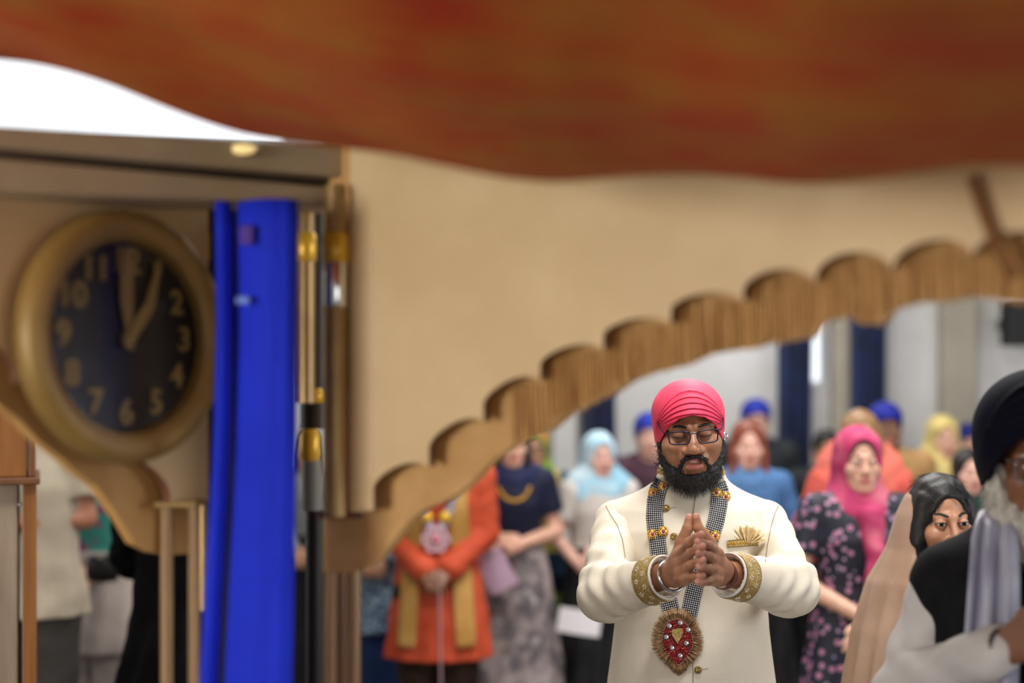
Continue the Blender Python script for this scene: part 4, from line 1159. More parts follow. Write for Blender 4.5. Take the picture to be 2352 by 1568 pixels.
for x, y in gems:
    f = MB(); f.lathe([(.0058, 0), (.0064, .0015), (.0046, .0034), (.0022, .0046), (.0004, .0042)], 8, Matrix.Translation(pp(x, y, .003)) @ Matrix.Rotation(math.pi / 2, 4, 'X')); f.build('crystal', m_gem, PD)
b = MB(); cnt = 0
while cnt < 260:
    a = rnd.uniform(0, 6.283); q = rnd.uniform(.05, .82) ** .6; x = 1556 + 36 * q * math.sin(a) * (1 if math.cos(a) > -.2 else .8); y = 1474 - 54 * q * math.cos(a)
    if abs(x - 1556) > 37 * max(.08, 1 - max(0, (y - 1480) / 55)) - 3: continue
    if any((x - gx) ** 2 + (y - gy) ** 2 < 58 for gx, gy in gems) or ((x - 1554) / 14) ** 2 + ((y - 1457) / 20) ** 2 < 1: cnt += .05; continue
    an = rnd.uniform(0, 3.14); v = Vector((math.cos(an), 0, math.sin(an))) * .0032; p = pp(x, y, .0045)
    b.tube([p - v, p + v], .0013, 5); cnt += 1
b.build('bugle_beads', M('bead_red', (150, 30, 24), .2, coat=.5), PD, smooth=True)
b = MB(); gp = [(1543, 1444), (1566, 1441), (1569, 1452), (1562, 1466), (1556, 1478), (1550, 1468), (1543, 1458)]
b.prism([((x - 1556) * PS, -(y - 1474) * PS) for x, y in gp], -.002, -.006, Matrix.Translation(pp(1556, 1474, 0))); b.build('gold_patch', m_emb, PD)
b = MB(); outl = tear(1, 0); N_ = 900
tt = tear(N_)
for i in range(N_):
    x, y = tt[i]; dx, dy = x - 1556, (y - 1470) * .8; l = math.hypot(dx, dy) + 1e-6; L_ = rnd.uniform(15, 23); j = rnd.uniform(-.12, .12)
    ux, uy = dx / l, dy / l; ux, uy = ux * math.cos(j) - uy * math.sin(j), ux * math.sin(j) + uy * math.cos(j); o = rnd.uniform(-.008, .004)
    b.tube([pp(x - ux * 3, y - uy * 3, o), pp(x + ux * L_ * .5, y + uy * L_ * .5, o + rnd.uniform(0, .004)), pp(x + ux * L_, y + uy * L_, o - .003)], [.0008, .0009, .0004], 3)
o = b.build('fringe', M('fringe_tan', (168, 132, 92), .6, col2=(132, 98, 64), nscale=60), PD); o['kind'] = 'stuff'

# --- turban
GH = gl(1583, 984, 3.515); HR = R3(math.radians(-2), math.radians(9), math.radians(-4.0))
def th(V): return ((np.asarray(V, np.float32) * v3(1, 1, .94)) @ HR.T + GH).astype(np.float32)
m_pink = M('turban_pink', (232, 62, 98), .62, col2=(226, 54, 90), nscale=4, sheen=.25, bump=.12, bscale=600)
TRX = turban(260, 260, .0905, .118, .089, .165, .039, [(0, .054), (20, .046), (38, .024), (52, -.002), (65, -.022), (80, -.036), (120, -.045), (180, -.06)], layers=True, lift=.0042, p0=.066, pd=.0128, pmax=.134, ta=.088, tz=-.022, cy=.016)
mk('turban', th(TRX[0]), TRX[1], m_pink, G)
# --- body: head, trunk, arms and hands
c = Cat()
hv, hf, hm = make_head(.0021, True, closed=True, mouth=.013, brow=.0042, lash=.0016, jaw=1.12, full=.004, nose=1.3)
c.add(th(hv), hf, hm)
def gbody(P):
    d = loft(P, [.78, .93, 1.1, 1.3, 1.40, 1.44, 1.50], [.16, .17, .165, .165, .165, .1, .055], [.12, .13, .125, .12, .11, .08, .055])
    for k_ in 'lr':
        sh, e, c_, w_ = ARM[k_]; sg = -1 if k_ == 'l' else 1
        d = su(d, chain(P, [sh, e, w_], (.048, .042, .027)), .03)
        d = su(d, chain(P, [(sg * .09, 0, .86), (sg * .1, 0, .5), (sg * .1, .02, .09)], (.09, .06, .045)), .03)
        d = su(d, rc(P, (sg * .1, .03, .05), (sg * .115, -.13, .04), .04, .035), .02)
    return su(d, rc(P, v3(0, .0, 1.40), GH + v3(0, .03, -.1), .055, .052), .03)
V, F = nets(gbody, (-.36, -.45, -.02), (.36, .2, 1.58), .009); c.add(relax(V, F, 1), F, 0)
MID = float(gl(1602, 1275, 3.12)[0])
for key, sg in (('l', -1), ('r', 1)):
    w_ = ARM[key][3].astype(float); tip = np.array(gl(1602, 1279, 3.06), float); tip[0] = MID
    Fd = tip - w_; Fd[0] *= .92; LN = np.linalg.norm(Fd); Fd /= LN; U = np.array([0, 0, 1.0]); U -= (U @ Fd) * Fd; U /= np.linalg.norm(U)
    Nn = np.cross(Fd, U); Nn *= (1 if Nn[0] * sg < 0 else -1)          # towards the other palm
    def at(f, u, n_): return (w_ + Fd * f + U * u + Nn * n_).astype(np.float32)
    palm = []; fing = []; tips = []
    sh_ = .0068 if sg < 0 else -.0068
    for i in range(4):
        ub = (.033, .0115, -.011, -.031)[i]; kx = (.088, .092, .089, .082)[i]
        palm.append(([at(-.01, ub * .62, .0), at(kx * .55, ub * .85, -.003), at(kx, ub, -.001)], (.0165, .0155, .0132)))
        ut = (.044, .016, -.0125, -.042)[i] + sh_; Lf = (.076, .083, .079, .066)[i]
        pk_ = at(kx, ub, -.001); p1 = at(kx + Lf * .46, ub + (ut - ub) * .55, -.005); p2 = at(kx + Lf * .78, ub + (ut - ub) * .85, -.001)
        p3 = at(kx + Lf * 1.02, ut, .004); p3[0] = MID + sg * -.0035; p2[0] = MID + sg * .0065; p1[0] = p1[0] * .6 + (MID + sg * .017) * .4
        fing.append(([pk_, p1, p2, p3], (.0118, .0104, .0094, .0086))); tips.append(p3)
    tb = [at(.012, .022, .004), at(.045, .056, .006), at(.052, .088, .0), at(.052, .114, .0)]
    tb[3][0] = MID + sg * .0075; tb[2][0] = MID + sg * .012; tb[1][0] = tb[1][0] * .5 + (MID + sg * .026) * .5
    fing.append((tb, (.0185, .0150, .0118, .0085))); tips.append(tb[3])
    palm.append(([at(.0, .0, -.002), tb[1]], (.02, .015)))
    palm.append(([(w_ - Fd * .07).astype(np.float32) * 0 + ARM[key][2] - .04 * (ARM[key][2] - ARM[key][1]) / .2, w_.astype(np.float32), at(.02, 0, 0)], (.030, .0275, .026)))
    J = dict(palm=palm, fing=fing)
    pts = np.concatenate([np.stack(q[0]) for q in palm + fing]); lo = pts.min(0) - .03; hi = pts.max(0) + .03
    def hf_(P, J=J, w_=w_, Fd=Fd, U=U, Nn=Nn):
        d = hand_fn(P, J)
        q = P - w_.astype(np.float32); f = q @ Fd.astype(np.float32); u = q @ U.astype(np.float32); n_ = q @ Nn.astype(np.float32)
        for ub in (.022, 0, -.021):        # tendon valleys on the back of the hand
            d = d + .0011 * np.exp(-((u - ub) / .0042) ** 2) * np.exp(-((f - .06) / .03) ** 2) * (n_ < 0)
        for t_ in J['fing'][:4]:           # knuckle creases
            for j in (1, 2): d = d + .0006 * np.sin(f * 900) * np.exp(-(np.linalg.norm(P - t_[0][j], axis=1) / .011) ** 2)
        return d
    V, F = nets(hf_, lo, hi, .0018); V = relax(V, F, 1, .4); C = V[F].mean(1)
    m_ = np.zeros(len(F), np.int32)
    for q in tips[:4]: m_[np.linalg.norm(C - q, axis=1) < .0118] = 6
    m_[np.linalg.norm(C - tips[4], axis=1) < .010] = 6
    c.add(V, F, m_); ARM[key] += (Fd,)
c.build('body', [SK_G, M('lips_groom', (206, 128, 118), .4), m_hair_k, m_eyew, m_iris, m_teeth, SK_GT], G)
# --- beard
m_beard = M('beard_black', (13, 11, 12), .45, col2=(22, 18, 18), nscale=60, bump=.8, bscale=350)
def beard_fn(P, g=0.0):
    Q = np.stack([np.abs(P[:, 0]), P[:, 1], P[:, 2]], 1)
    d = chain(Q, [(.070, -.008, .0), (.069, -.016, -.035), (.059, -.028, -.075), (.038, -.05, -.108), (.0, -.066, -.122)], (.006, .009, .017, .026, .031), .02)
    d = su(d, ell(P, (0, -.035, -.112), (.052, .055, .04)), .02)
    d = ss(d, ell(P, (0, -.118, -.075), (.035, .05, .0275)), .012)                 # bare chin patch and lips
    d = ss(d, ell(Q, (.038, -.12, -.03), (.036, .06, .042)), .012)
    mo = chain(Q, [(.003, -.1075, -.0535), (.016, -.1025, -.0565), (.0275, -.0925, -.0665), (.0335, -.084, -.086), (.037, -.076, -.10)], (.0042, .0058, .0056, .005, .008), .004)
    d = su(d, mo, .004)
    return d + .0022 * np.sin(P[:, 0] * 330 + 3 * np.sin(P[:, 2] * 90)) * np.sin(P[:, 2] * 260 + 2 * np.sin(P[:, 0] * 120))
V, F = nets(beard_fn, (-.11, -.14, -.19), (.11, .06, .03), .0026); V = th(V); bd = mk('beard', V, F, m_beard, G)
hc_ = GH + HR @ v3(0, -.03, -.07)
def bdir(p, n_): return n_ * .8 + np.array([0, -.05, -.75]) + (p - hc_) * 4
lv = lambda p: .006 + .016 * float(np.clip((GH[2] - .08 - p[2]) / .07, 0, 1))
strands('beard_strands', V, F, 3600, lv, .00042, m_beard, bd, bdir, 5, .55, 3, mask=lambda C: (C[:, 2] < GH[2] - .045))
strands('beard_strands', V, F, 1300, lambda p: .009, .00035, m_beard, bd, lambda p, n_: n_ * .35 + np.array([0, 0, -1.0]), 4, .5, 4, mask=lambda C: (C[:, 2] >= GH[2] - .075))
hV = th(hv)
strands('chin_strands', hV, hf, 420, lambda p: .007, .0003, m_beard, bd, lambda p, n_: n_ * .25 + np.array([0, 0, -1.0]), 3, .4, 6, mask=lambda C: ((np.abs(C[:, 0] - GH[0]) < .034) & (C[:, 2] < GH[2] - .096) & (C[:, 2] > GH[2] - .125) & (C[:, 1] < GH[1] - .05)))
# loose curls by the ear
b = MB(); rnd = random.Random(2)
for i in range(34):
    s = 1 if i % 3 else -1; p = th(np.array([[s * rnd.uniform(.074, .084), rnd.uniform(-.02, .02), rnd.uniform(-.10, -.03)]]))[0]; r_ = rnd.uniform(.004, .008); ph = rnd.uniform(0, 6.28)
    b.tube([p + np.array([r_ * math.cos(ph + t) * s * .8 + s * t * .0016, r_ * .4 * math.sin(ph * 2 + t), r_ * math.sin(ph + t) - t * .002]) for t in np.linspace(0, 5, 12)], .00045, 4)
b.build('curls', m_beard, bd, smooth=True)
# --- spectacles, ear stud, bangle, watch
glasses(G, GH, HR, mat=M('frame_navy', (20, 22, 48), .3), y=-.1225, w=.0262, hh=.0155, cx_=.0345, r=.0019, zc=-.0005, temple=.075, tlift=.018)
for s, dx in ((1, .086), (-1, -.086)):
    b = MB(); p = th(np.array([[dx, .006, -.028 - (.012 if s < 0 else 0)]]))[0]
    if s > 0: b.tube([p + np.array([.007 * math.cos(a), 0, .008 * math.sin(a)]) for a in np.linspace(0, 6.283, 17)[:-1]], .0016, 6, closed=True)
    else: b.ball(p, .0055, 10, 8)
    b.build('earring', m_chrome if s > 0 else m_pearl, G, smooth=True)
def ringon(key, off, prof, name, mat, tilt=(0, 0)):
    c_, w_ = ARM[key][2], ARM[key][3]; ax = (w_ - c_) / np.linalg.norm(w_ - c_); ctr = c_ + ax * off + np.array([0, 0, -.004])
    q = Vector(ax.tolist()).to_track_quat('Z', 'Y').to_matrix().to_4x4() @ Matrix.Rotation(tilt[0], 4, 'X') @ Matrix.Rotation(tilt[1], 4, 'Y')
    b = MB(); b.lathe(prof, 48, Matrix.Translation(Vector(ctr.tolist())) @ q, closed=True); return b.build(name, mat, G, smooth=True), Matrix.Translation(Vector(ctr.tolist())) @ q
m_steel = M('polished_steel', (205, 208, 212), .15, 1)
ringon('l', .036, [(.0365 + .0042 * math.cos(a), .0042 * math.sin(a)) for a in np.linspace(0, 6.283, 13)[:-1]], 'steel_bangle', m_steel, (.12, .1))
wt, wm = ringon('r', .030, [(.0325, -.0095), (.0345, -.0085), (.0350, 0), (.0345, .0085), (.0325, .0095), (.0315, 0)], 'wristwatch', M('watch_leather', (116, 48, 26), .4, col2=(84, 32, 18), nscale=120, bump=.5, bscale=300))
b = MB(); b.box((.033, -.006, -.0115), (.039, .006, .0115), wm @ Matrix.Rotation(math.radians(200), 4, 'Z')); b.build('buckle', m_steel, wt, bevel=.0015)
# trousers and shoes below the frame
V, F = nets(lambda P: np.minimum(chain(P, [(-.095, 0, .84), (-.1, 0, .5), (-.1, .01, .1)], (.1, .08, .07)), chain(P, [(.095, 0, .84), (.1, 0, .5), (.1, .01, .1)], (.1, .08, .07))), (-.22, -.14, .02), (.22, .14, 1.0), .012)
mk('trousers', V, F, m_cloth, G)
for sg in (-1, 1):
    b = MB(); b.tube([(sg * .1, .06, .05), (sg * .1, 0, .052), (sg * .11, -.08, .045), (sg * .117, -.16, .04), (sg * .117, -.185, .035)], [.046, .056, .053, .047, .03], 12, flat=(1, .85)); b.build('shoe', m_antique, G, smooth=True)
# ================================================================== bride and elder
def F3(name, base, c2, c3=None, scale=18, ramp=(.30, .40), rough=.6): return M(name, base, rough, col2=c2, nscale=scale, ntype='noise', ramp=ramp, col3=c3)
m_beigev = M('veil_beige', (168, 138, 116), .55, col2=(152, 122, 100), nscale=4, sheen=.4)
SK_B = skin('skin_bride', (180, 128, 98))
hb = make_head(.0024, False, jaw=.92, brow=.0046, lash=.0021, look=(-.12, .05), arch=.0035, nose=.95, ears=False)
root, s, hc, k = person('woman in beige veil with long black hair peering over a dark shoulder', 2161, 1197, 3.80, False, drop=.075, pose={'l': ((.142, .03, 1.13), (.08, -.13, .95)), 'r': ((.142, .03, 1.13), (.08, -.15, .95))}, skin_m=SK_B, hair='long', hair_m=m_hair_k, head=hb,
                        lips=m_lip, hyaw=math.radians(3), roll=math.radians(-2), hscale=1.08,
                        parts=[('dress', M('dress_beige', (160, 130, 108), .6), dict(hem=.06, flare=.08, g=.008))])
_hv, _hf = hair_mesh('long'); _R = R3(math.radians(3), 0, math.radians(-2)) * 1.08; _hv = (_hv @ _R.T + hc).astype(np.float32)
strands('hair_strands', _hv, _hf, 4200, lambda p: .055, .0006, m_hair_k, [c_ for c_ in root.children if c_.name.startswith('hair')][0],
        lambda p, n_: n_ * .06 + np.array([.9 * np.sign(p[0] + .004) * max(0, (p[2] - 1.60) / .1) * max(0, 1 - abs(p[0]) / .075), (.5 if p[1] > -.05 else -.1) * max(0, (p[2] - 1.60) / .1), -1.0 + .5 * max(0, (p[2] - 1.64) / .06)]), 5, .06, 12, mask=lambda C: (C[:, 2] > 1.36))
def veil(P):
    zs = [0.15, .6, 1.0, 1.25, 1.40, 1.50, 1.60, 1.66, 1.70, 1.712]
    d = loft(P, zs, [.40, .35, .295, .250, .206, .150, .122, .096, .05, .02], [.32, .28, .25, .225, .19, .152, .135, .11, .06, .025], cx=[.02, .015, .01, .004, 0, 0, 0, 0, 0, 0], cy=[.08, .08, .07, .06, .05, .045, .04, .035, .03, .03])
    inner = loft(P, [x - .012 for x in zs], [.44, .395, .316, .249, .188, .144, .112, .087, .042, .014], [.32, .285, .236, .187, .153, .139, .125, .1, .052, .018], cx=[.02, .015, .01, .004, 0, 0, 0, 0, 0, 0], cy=[.08, .08, .07, .06, .05, .045, .04, .035, .03, .03])
    th_ = np.arctan2(P[:, 0] , -(P[:, 1] - .04)); d = d + .022 * (np.abs(np.sin(th_ * 11 + 1.2 * np.sin(P[:, 2] * 3))) - .6) * np.clip((1.55 - P[:, 2]) * 2, 0, 1)
    cut = loft(P, zs, [.16, .15, .14, .135, .14, .140, .125, .1, .06, .03], [.5] * 10, cy=[-.5, -.5, -.5, -.5, -.47, -.45, -.43, -.42, -.45, -.45])
    return ss(d, cut, .01)
V, F = nets(veil, (-.56, -.36, .12), (.46, .46, 1.75), .0075); mk('veil', relax(V, F, 2), F, m_beigev, root)

m_navyt = M('turban_navy', (9, 10, 30), .75, col2=(5, 6, 18), nscale=4, spec=.1)
m_kurta = M('kurta_grey', (196, 192, 188), .65, col2=(184, 180, 176), nscale=4, sheen=.2)
m_vest = M('vest_black', (14, 14, 17), .8, col2=(19, 19, 22), nscale=30, bump=.2, spec=.15)
m_silver = M('scarf_silver', (168, 168, 184), .4, col2=(140, 140, 160), nscale=5, stretch=(6, 2, .6), sheen=.5)
TUO = turban(120, 110, .122, .14, .125, .2, .065, [(0, .075), (20, .062), (38, .036), (52, .004), (65, -.022), (90, -.04), (120, -.03), (180, -.04)], layers=True, lift=.006, p0=.08, pd=.02, pmax=.19, ta=.12, tz=-.02, peak=.02)
root, s, hc, k = person('white-bearded elder in navy turban, black waistcoat and silver scarf at the frame edge', 2384, 1068, 2.80, True, pose={'l': ((.255, .0, 1.13), (.075, -.25, 1.265)), 'r': 'hold'},
                        skin_m=SK_D, hair=('turban', m_navyt, TUO), hair_m=m_hair_g, grip=True, h=.006, hyaw=math.radians(6), yaw=math.radians(-16), drop=.035, lips=m_lipd, brow_m=m_hair_g,
                        head=make_head(.0026, True, jaw=1.05, brow=.0035, lash=.0007, look=(-.1, 0), nose=1.15),
                        parts=[('kurta', m_kurta, dict(hem=.5, g=.014, flare=.06, neck=.06, fold=.006, shr=.045)), ('waistcoat', m_vest, dict(hem=.72, g=.040, sleeve='none', neck=.06, vneck=.16, shr=.034)),
                               ('trousers', m_kurta, dict(g=.03))])
glasses(root, hc, R3(math.radians(6)), y=-.122, w=.0285, hh=.02, cx_=.0355, r=.0016, zc=-.004, temple=.09)
m_wb = M('beard_white', (196, 192, 182), .6, col2=(168, 162, 150), nscale=40, stretch=(6, 6, 1), bump=.8, bscale=200)
def wbeard(P):
    Q = np.stack([np.abs(P[:, 0]), P[:, 1], P[:, 2]], 1)
    d = chain(Q, [(.074, -.008, -.005), (.078, -.015, -.05), (.066, -.035, -.11), (.04, -.06, -.18), (.0, -.07, -.25)], (.01, .018, .03, .036, .022), .03)
    d = su(d, ell(P, (0, -.045, -.14), (.066, .05, .085)), .03)
    d = ss(d, ell(P, (0, -.118, -.078), (.03, .05, .016)), .008); d = ss(d, ell(Q, (.036, -.12, -.025), (.036, .06, .04)), .012)
    mo = chain(Q, [(.003, -.112, -.052), (.018, -.106, -.057), (.034, -.093, -.075), (.044, -.08, -.105)], (.006, .0085, .008, .006), .004)
    return su(d, mo, .006) + .003 * np.sin(P[:, 0] * 260 + 3 * np.sin(P[:, 2] * 40)) * np.sin(P[:, 2] * 60)
V, F = nets(wbeard, (-.12, -.16, -.3), (.12, .06, .03), .004); RO_ = R3(math.radians(6)); V = (V @ RO_.T + hc).astype(np.float32); bd = mk('beard', V, F, m_wb, root)
strands('beard_strands', V, F, 3200, lambda p: .03, .0006, m_wb, bd, lambda p, n_: n_ * .45 + np.array([0, -.1, -1.0]), 5, .35, 8)
# silver scarf: two hanging panels over the chest plus a neck roll
for sg in (-1, 1):
    V = []; F = []; n, mz = 14, 56
    YZ = np.array([(.085, 1.40), (.07, 1.45), (.03, 1.492), (-.03, 1.497), (-.075, 1.478), (-.135, 1.43), (-.174, 1.38), (-.194, 1.28), (-.19, 1.1), (-.19, .86)])
    al = np.concatenate([[0], np.cumsum(np.linalg.norm(np.diff(YZ, axis=0), axis=1))])
    for j in range(mz + 1):
        t = j / mz; q = al[-1] * t; y0 = float(np.interp(q, al, YZ[:, 0])); z = float(np.interp(q, al, YZ[:, 1]))
        for i in range(n + 1):
            u = i / n - .5; x = sg * float(np.interp(t, [0, .12, .3, 1], [.03, .062, .088, .112])) + u * float(np.interp(t, [0, .2, 1], [.06, .075, .125]))
            wv_ = .012 * math.sin(u * 16 + t * 2 + sg)
            V.append((x, y0 - .006 + wv_ * min(1, t * 3) + (.12 * (abs(x) - .08) if t > .3 else 0), z + wv_ * max(0, 1 - t * 3)))
    for j in range(mz):
        for i in range(n): q = j * (n + 1) + i; F.append((q, q + 1, q + n + 2, q + n + 1))
    o = mk('scarf', V, F, m_silver, root); md = o.modifiers.new('s', 'SOLIDIFY'); md.thickness = .006
# prayer bracelet on the near wrist
w_, e_ = s['l'][2], s['l'][1]; ax = (w_ - e_) / np.linalg.norm(w_ - e_); q = Vector(ax.tolist()).to_track_quat('Z', 'Y').to_matrix().to_4x4(); b = MB()
for i in range(18): a = 6.283 * i / 18; b.ball(Matrix.Translation(Vector((w_ + ax * .006).tolist())) @ q @ Vector((.033 * math.cos(a), .031 * math.sin(a), 0)), .0062, 8, 6)
b.build('bead_bracelet', M('bead_dark', (40, 24, 16), .3), root, smooth=True)

# ================================================================== guests
def cloth(n, c, c2=None, **kw): return M(n, c, kw.pop('rough', .65), col2=c2 or tuple(int(v * .88) for v in c), nscale=kw.pop('ns', 5), spec=.2, **kw)
m_dark = cloth('suit_dark', (34, 38, 42)); m_darkt = cloth('trousers_dark', (28, 28, 30))
# pink headscarf woman
m_ps = cloth('scarf_pink', (184, 60, 104), (214, 116, 136), ns=6, ramp=(.45, .62))
m_flor = M('floral_navy', (20, 20, 42), .6, col2=(24, 24, 48), nscale=30, ntype='voronoi', ramp=(.30, .32))
nt = m_flor.node_tree; rr = [n for n in nt.nodes if n.type == 'VALTORGB'][0]; rr.color_ramp.elements[0].color = (*lin((196, 150, 176)), 1); rr.color_ramp.elements[1].color = (*lin((150, 156, 196)), 1)
e = rr.color_ramp.elements.new(.36); e.color = (*lin((20, 20, 40)), 1); e = rr.color_ramp.elements.new(.12); e.color = (*lin((214, 170, 190)), 1); rr.color_ramp.elements[0].color = (*lin((190, 60, 110)), 1)
root, s, hc, k = person('woman in pink headscarf and dark floral dress with crossed wrists', 1972, 1060, 5.35, False, skin_m=SK_L, hair='cap', hair_m=m_hair_b, pose={'l': ((.25, .0, 1.12), (.02, -.21, .99)), 'r': ((.25, .0, 1.12), (.0, -.23, .97))},
       parts=[('dress', m_flor, dict(hem=.35, sleeve='short', flare=.06)),
              ('headscarf', m_ps, dict(width=.17, low=1.30, cut=1.16, front=([v3(.02, -.12, 1.38), v3(.03, -.155, 1.25), v3(.02, -.165, 1.1), v3(.03, -.165, .85)], (.05, .04, .036, .03))))])
b = MB(); w_, e_ = s['r'][2], s['r'][1]; ax = (w_ - e_) / np.linalg.norm(w_ - e_); q = Vector(ax.tolist()).to_track_quat('Z', 'Y').to_matrix().to_4x4()
b.lathe([(.033 + .006 * math.cos(a), .006 * math.sin(a)) for a in np.linspace(0, 6.283, 9)[:-1]], 24, Matrix.Translation(Vector((w_ - ax * .02).tolist())) @ q, closed=True); b.build('bracelet', m_pearl, root, smooth=True)
# red-haired woman
person('woman with long straight red hair and blue top behind the cream shoulder', 1716, 1024, 7.0, False, skin_m=SK_P, hair='long', hair_m=m_hair_r, pose='clasp',
       parts=[('blouse', cloth('blouse_blue', (74, 112, 160)), dict(hem=.8)), ('skirt', m_darkt, dict(hem=.3, flare=.05, g=.02)), ('shawl', cloth('shawl_blue', (86, 128, 178)), dict(width=.195, low=1.28))])
# tall man with glasses and royal-blue head cloth
m_rb = cloth('headcloth_royal', (38, 52, 160)); m_wsh = cloth('shirt_white', (214, 214, 216))
root, s, hc, k = person('tall man with spectacles, royal blue head cloth and dark suit', 1736, 966, 8.85, True, skin_m=SK_P, hair=('turban', m_rb), hair_m=m_hair_b, pose='down',
       parts=[('shirt', m_wsh, dict(hem=.85, sleeve='none', g=.008)), ('jacket', m_dark, dict(hem=.78, vneck=.18, g=.024)), ('trousers', m_darkt, dict())])
glasses(root, hc, lens=False, r=.0028)
# dark haired man in black jacket
person('dark-haired man in black jacket left of the pink headscarf', 1899, 1034, 8.2, True, skin_m=SK_T, hair='short', pose='down',
       parts=[('shirt', m_wsh, dict(hem=.85, sleeve='none', g=.008)), ('jacket', m_dark, dict(hem=.78, vneck=.2, g=.024)), ('trousers', m_darkt, dict())])
# coral shawl guest behind the pink headscarf
person('guest in wide coral shawl standing directly behind the pink headscarf', 1976, 1008, 6.3, False, skin_m=SK_M, hair='bob', hair_m=m_hair_bl, pose='clasp',
       parts=[('tunic', cloth('tunic_coral', (214, 96, 84)), dict(hem=.5, flare=.04)), ('shawl', cloth('shawl_coral', (228, 116, 100)), dict(width=.215, low=1.16)), ('trousers', m_darkt, dict())])
# tan jacket, blue turban
person('man in tan jacket and bright blue turban near the pilaster', 2032, 982, 7.5, True, skin_m=SK_D, hair=('turban', cloth('turban_royal', (30, 40, 140))), pose='down',
       parts=[('jacket', cloth('jacket_tan', (172, 134, 88)), dict(hem=.75, g=.022)), ('trousers', m_darkt, dict())])
# yellow headscarf
person('woman in pale yellow headscarf and yellow top', 2166, 1008, 8.2, False, skin_m=SK_L, hair='cap', hair_m=m_hair_b, pose='clasp',
       parts=[('tunic', cloth('tunic_yellow', (208, 178, 96)), dict(hem=.5, flare=.04)), ('headscarf', cloth('scarf_yellow', (222, 200, 128)), dict(width=.2, low=1.2, cut=1.05)), ('trousers', m_darkt, dict())])
person('man in dark blue turban half hidden behind the woman in the corner', 2226, 1018, 8.85, True, skin_m=SK_L, hair=('turban', cloth('turban_dkblue', (28, 36, 110))), pose='down',
       parts=[('jacket', m_dark, dict(hem=.75, g=.022)), ('trousers', m_darkt, dict())])
person('dark-haired woman in deep green shawl looking over the beige veil', 2224, 1084, 6.8, False, skin_m=SK_P, hair='long', hair_m=m_hair_k, pose='clasp',
       parts=[('dress', cloth('dress_green', (30, 58, 54)), dict(hem=.4, flare=.05)), ('shawl', cloth('shawl_green', (24, 52, 48)), dict(width=.22, low=1.22))])
# pale blue headscarf
root, s, hc, k = person('woman in pale blue headscarf and white dress holding a sheet', 1376, 1048, 7.4, False, yaw=math.radians(12), skin_m=SK_P, hair='cap', hair_m=m_hair_g, pose={'l': 'low', 'r': 'cross'},
       parts=[('dress', cloth('dress_white', (214, 206, 198)), dict(hem=.5, flare=.04, sleeve='short')), ('headscarf', cloth('scarf_paleblue', (150, 196, 218), (196, 216, 224), ramp=(.4, .65)), dict(width=.21, low=1.22, cut=1.02, seed=2)), ('skirt', m_darkt, dict(hem=.15, g=.02, flare=.06))])
# maroon jacket
person('man in maroon jacket and blue head cloth behind the pink turban', 1492, 1000, 7.95, True, skin_m=SK_P, hair=('turban', m_rb), pose='down',
       parts=[('jacket', cloth('jacket_maroon', (74, 44, 58)), dict(hem=.75, g=.024)), ('trousers', m_darkt, dict())])
# green headscarf with glasses
m_gs = M('scarf_green', (112, 142, 48), .6, col2=(196, 120, 40), nscale=5, ramp=(.45, .6), col3=(150, 150, 50), sheen=.2)
root, s, hc, k = person('woman with dark spectacles in green and orange headscarf and tunic', 1226, 1030, 7.75, False, skin_m=SK_M, hair='cap', pose='down',
       parts=[('tunic', M('tunic_green', (118, 150, 56), .6, col2=(190, 140, 46), nscale=4, stretch=(2.5, 1, .5), ramp=(.42, .62)), dict(hem=.45, flare=.03, sleeve='none')), ('blouse', cloth('blouse_teal', (26, 74, 92)), dict(hem=.9, sleeve='short', g=.01)),
              ('headscarf', m_gs, dict(width=.17, low=1.27, cut=1.0, seed=4)), ('trousers', cloth('trousers_teal', (22, 50, 74)), dict(g=.03))])
glasses(root, hc, lens=False, r=.003)
# navy shawl, printed skirt
m_prt = M('print_grey', (150, 138, 136), .6, col2=(60, 54, 60), nscale=9, ramp=(.42, .60), col3=(196, 188, 186))
root, s, hc, k = person('woman in navy shawl and grey printed skirt holding a lilac folder', 1174, 1020, 7.1, False, yaw=math.radians(8), skin_m=SK_L, hair='long', hair_m=m_hair_k, pose={'l': ((.235, .02, 1.14), (.1, -.24, 1.12)), 'r': ((.24, .02, 1.13), (-.02, -.23, 1.08))},
       parts=[('blouse', cloth('blouse_navy', (24, 28, 52)), dict(hem=.9, vneck=.16, g=.018, sleeve='short')), ('skirt', m_prt, dict(hem=.08, flare=.09, g=.022)), ('shawl', cloth('shawl_navy', (28, 36, 72)), dict(width=.2, low=1.25))])
b = MB()
for i in range(15): a = -1.2 + 2.4 * i / 14; b.ball((.085 * math.sin(a), -.10 - .035 * math.cos(a), 1.40 - .10 * math.cos(a)), .010, 8, 6)
b.build('necklace', m_gbead, root, smooth=True)
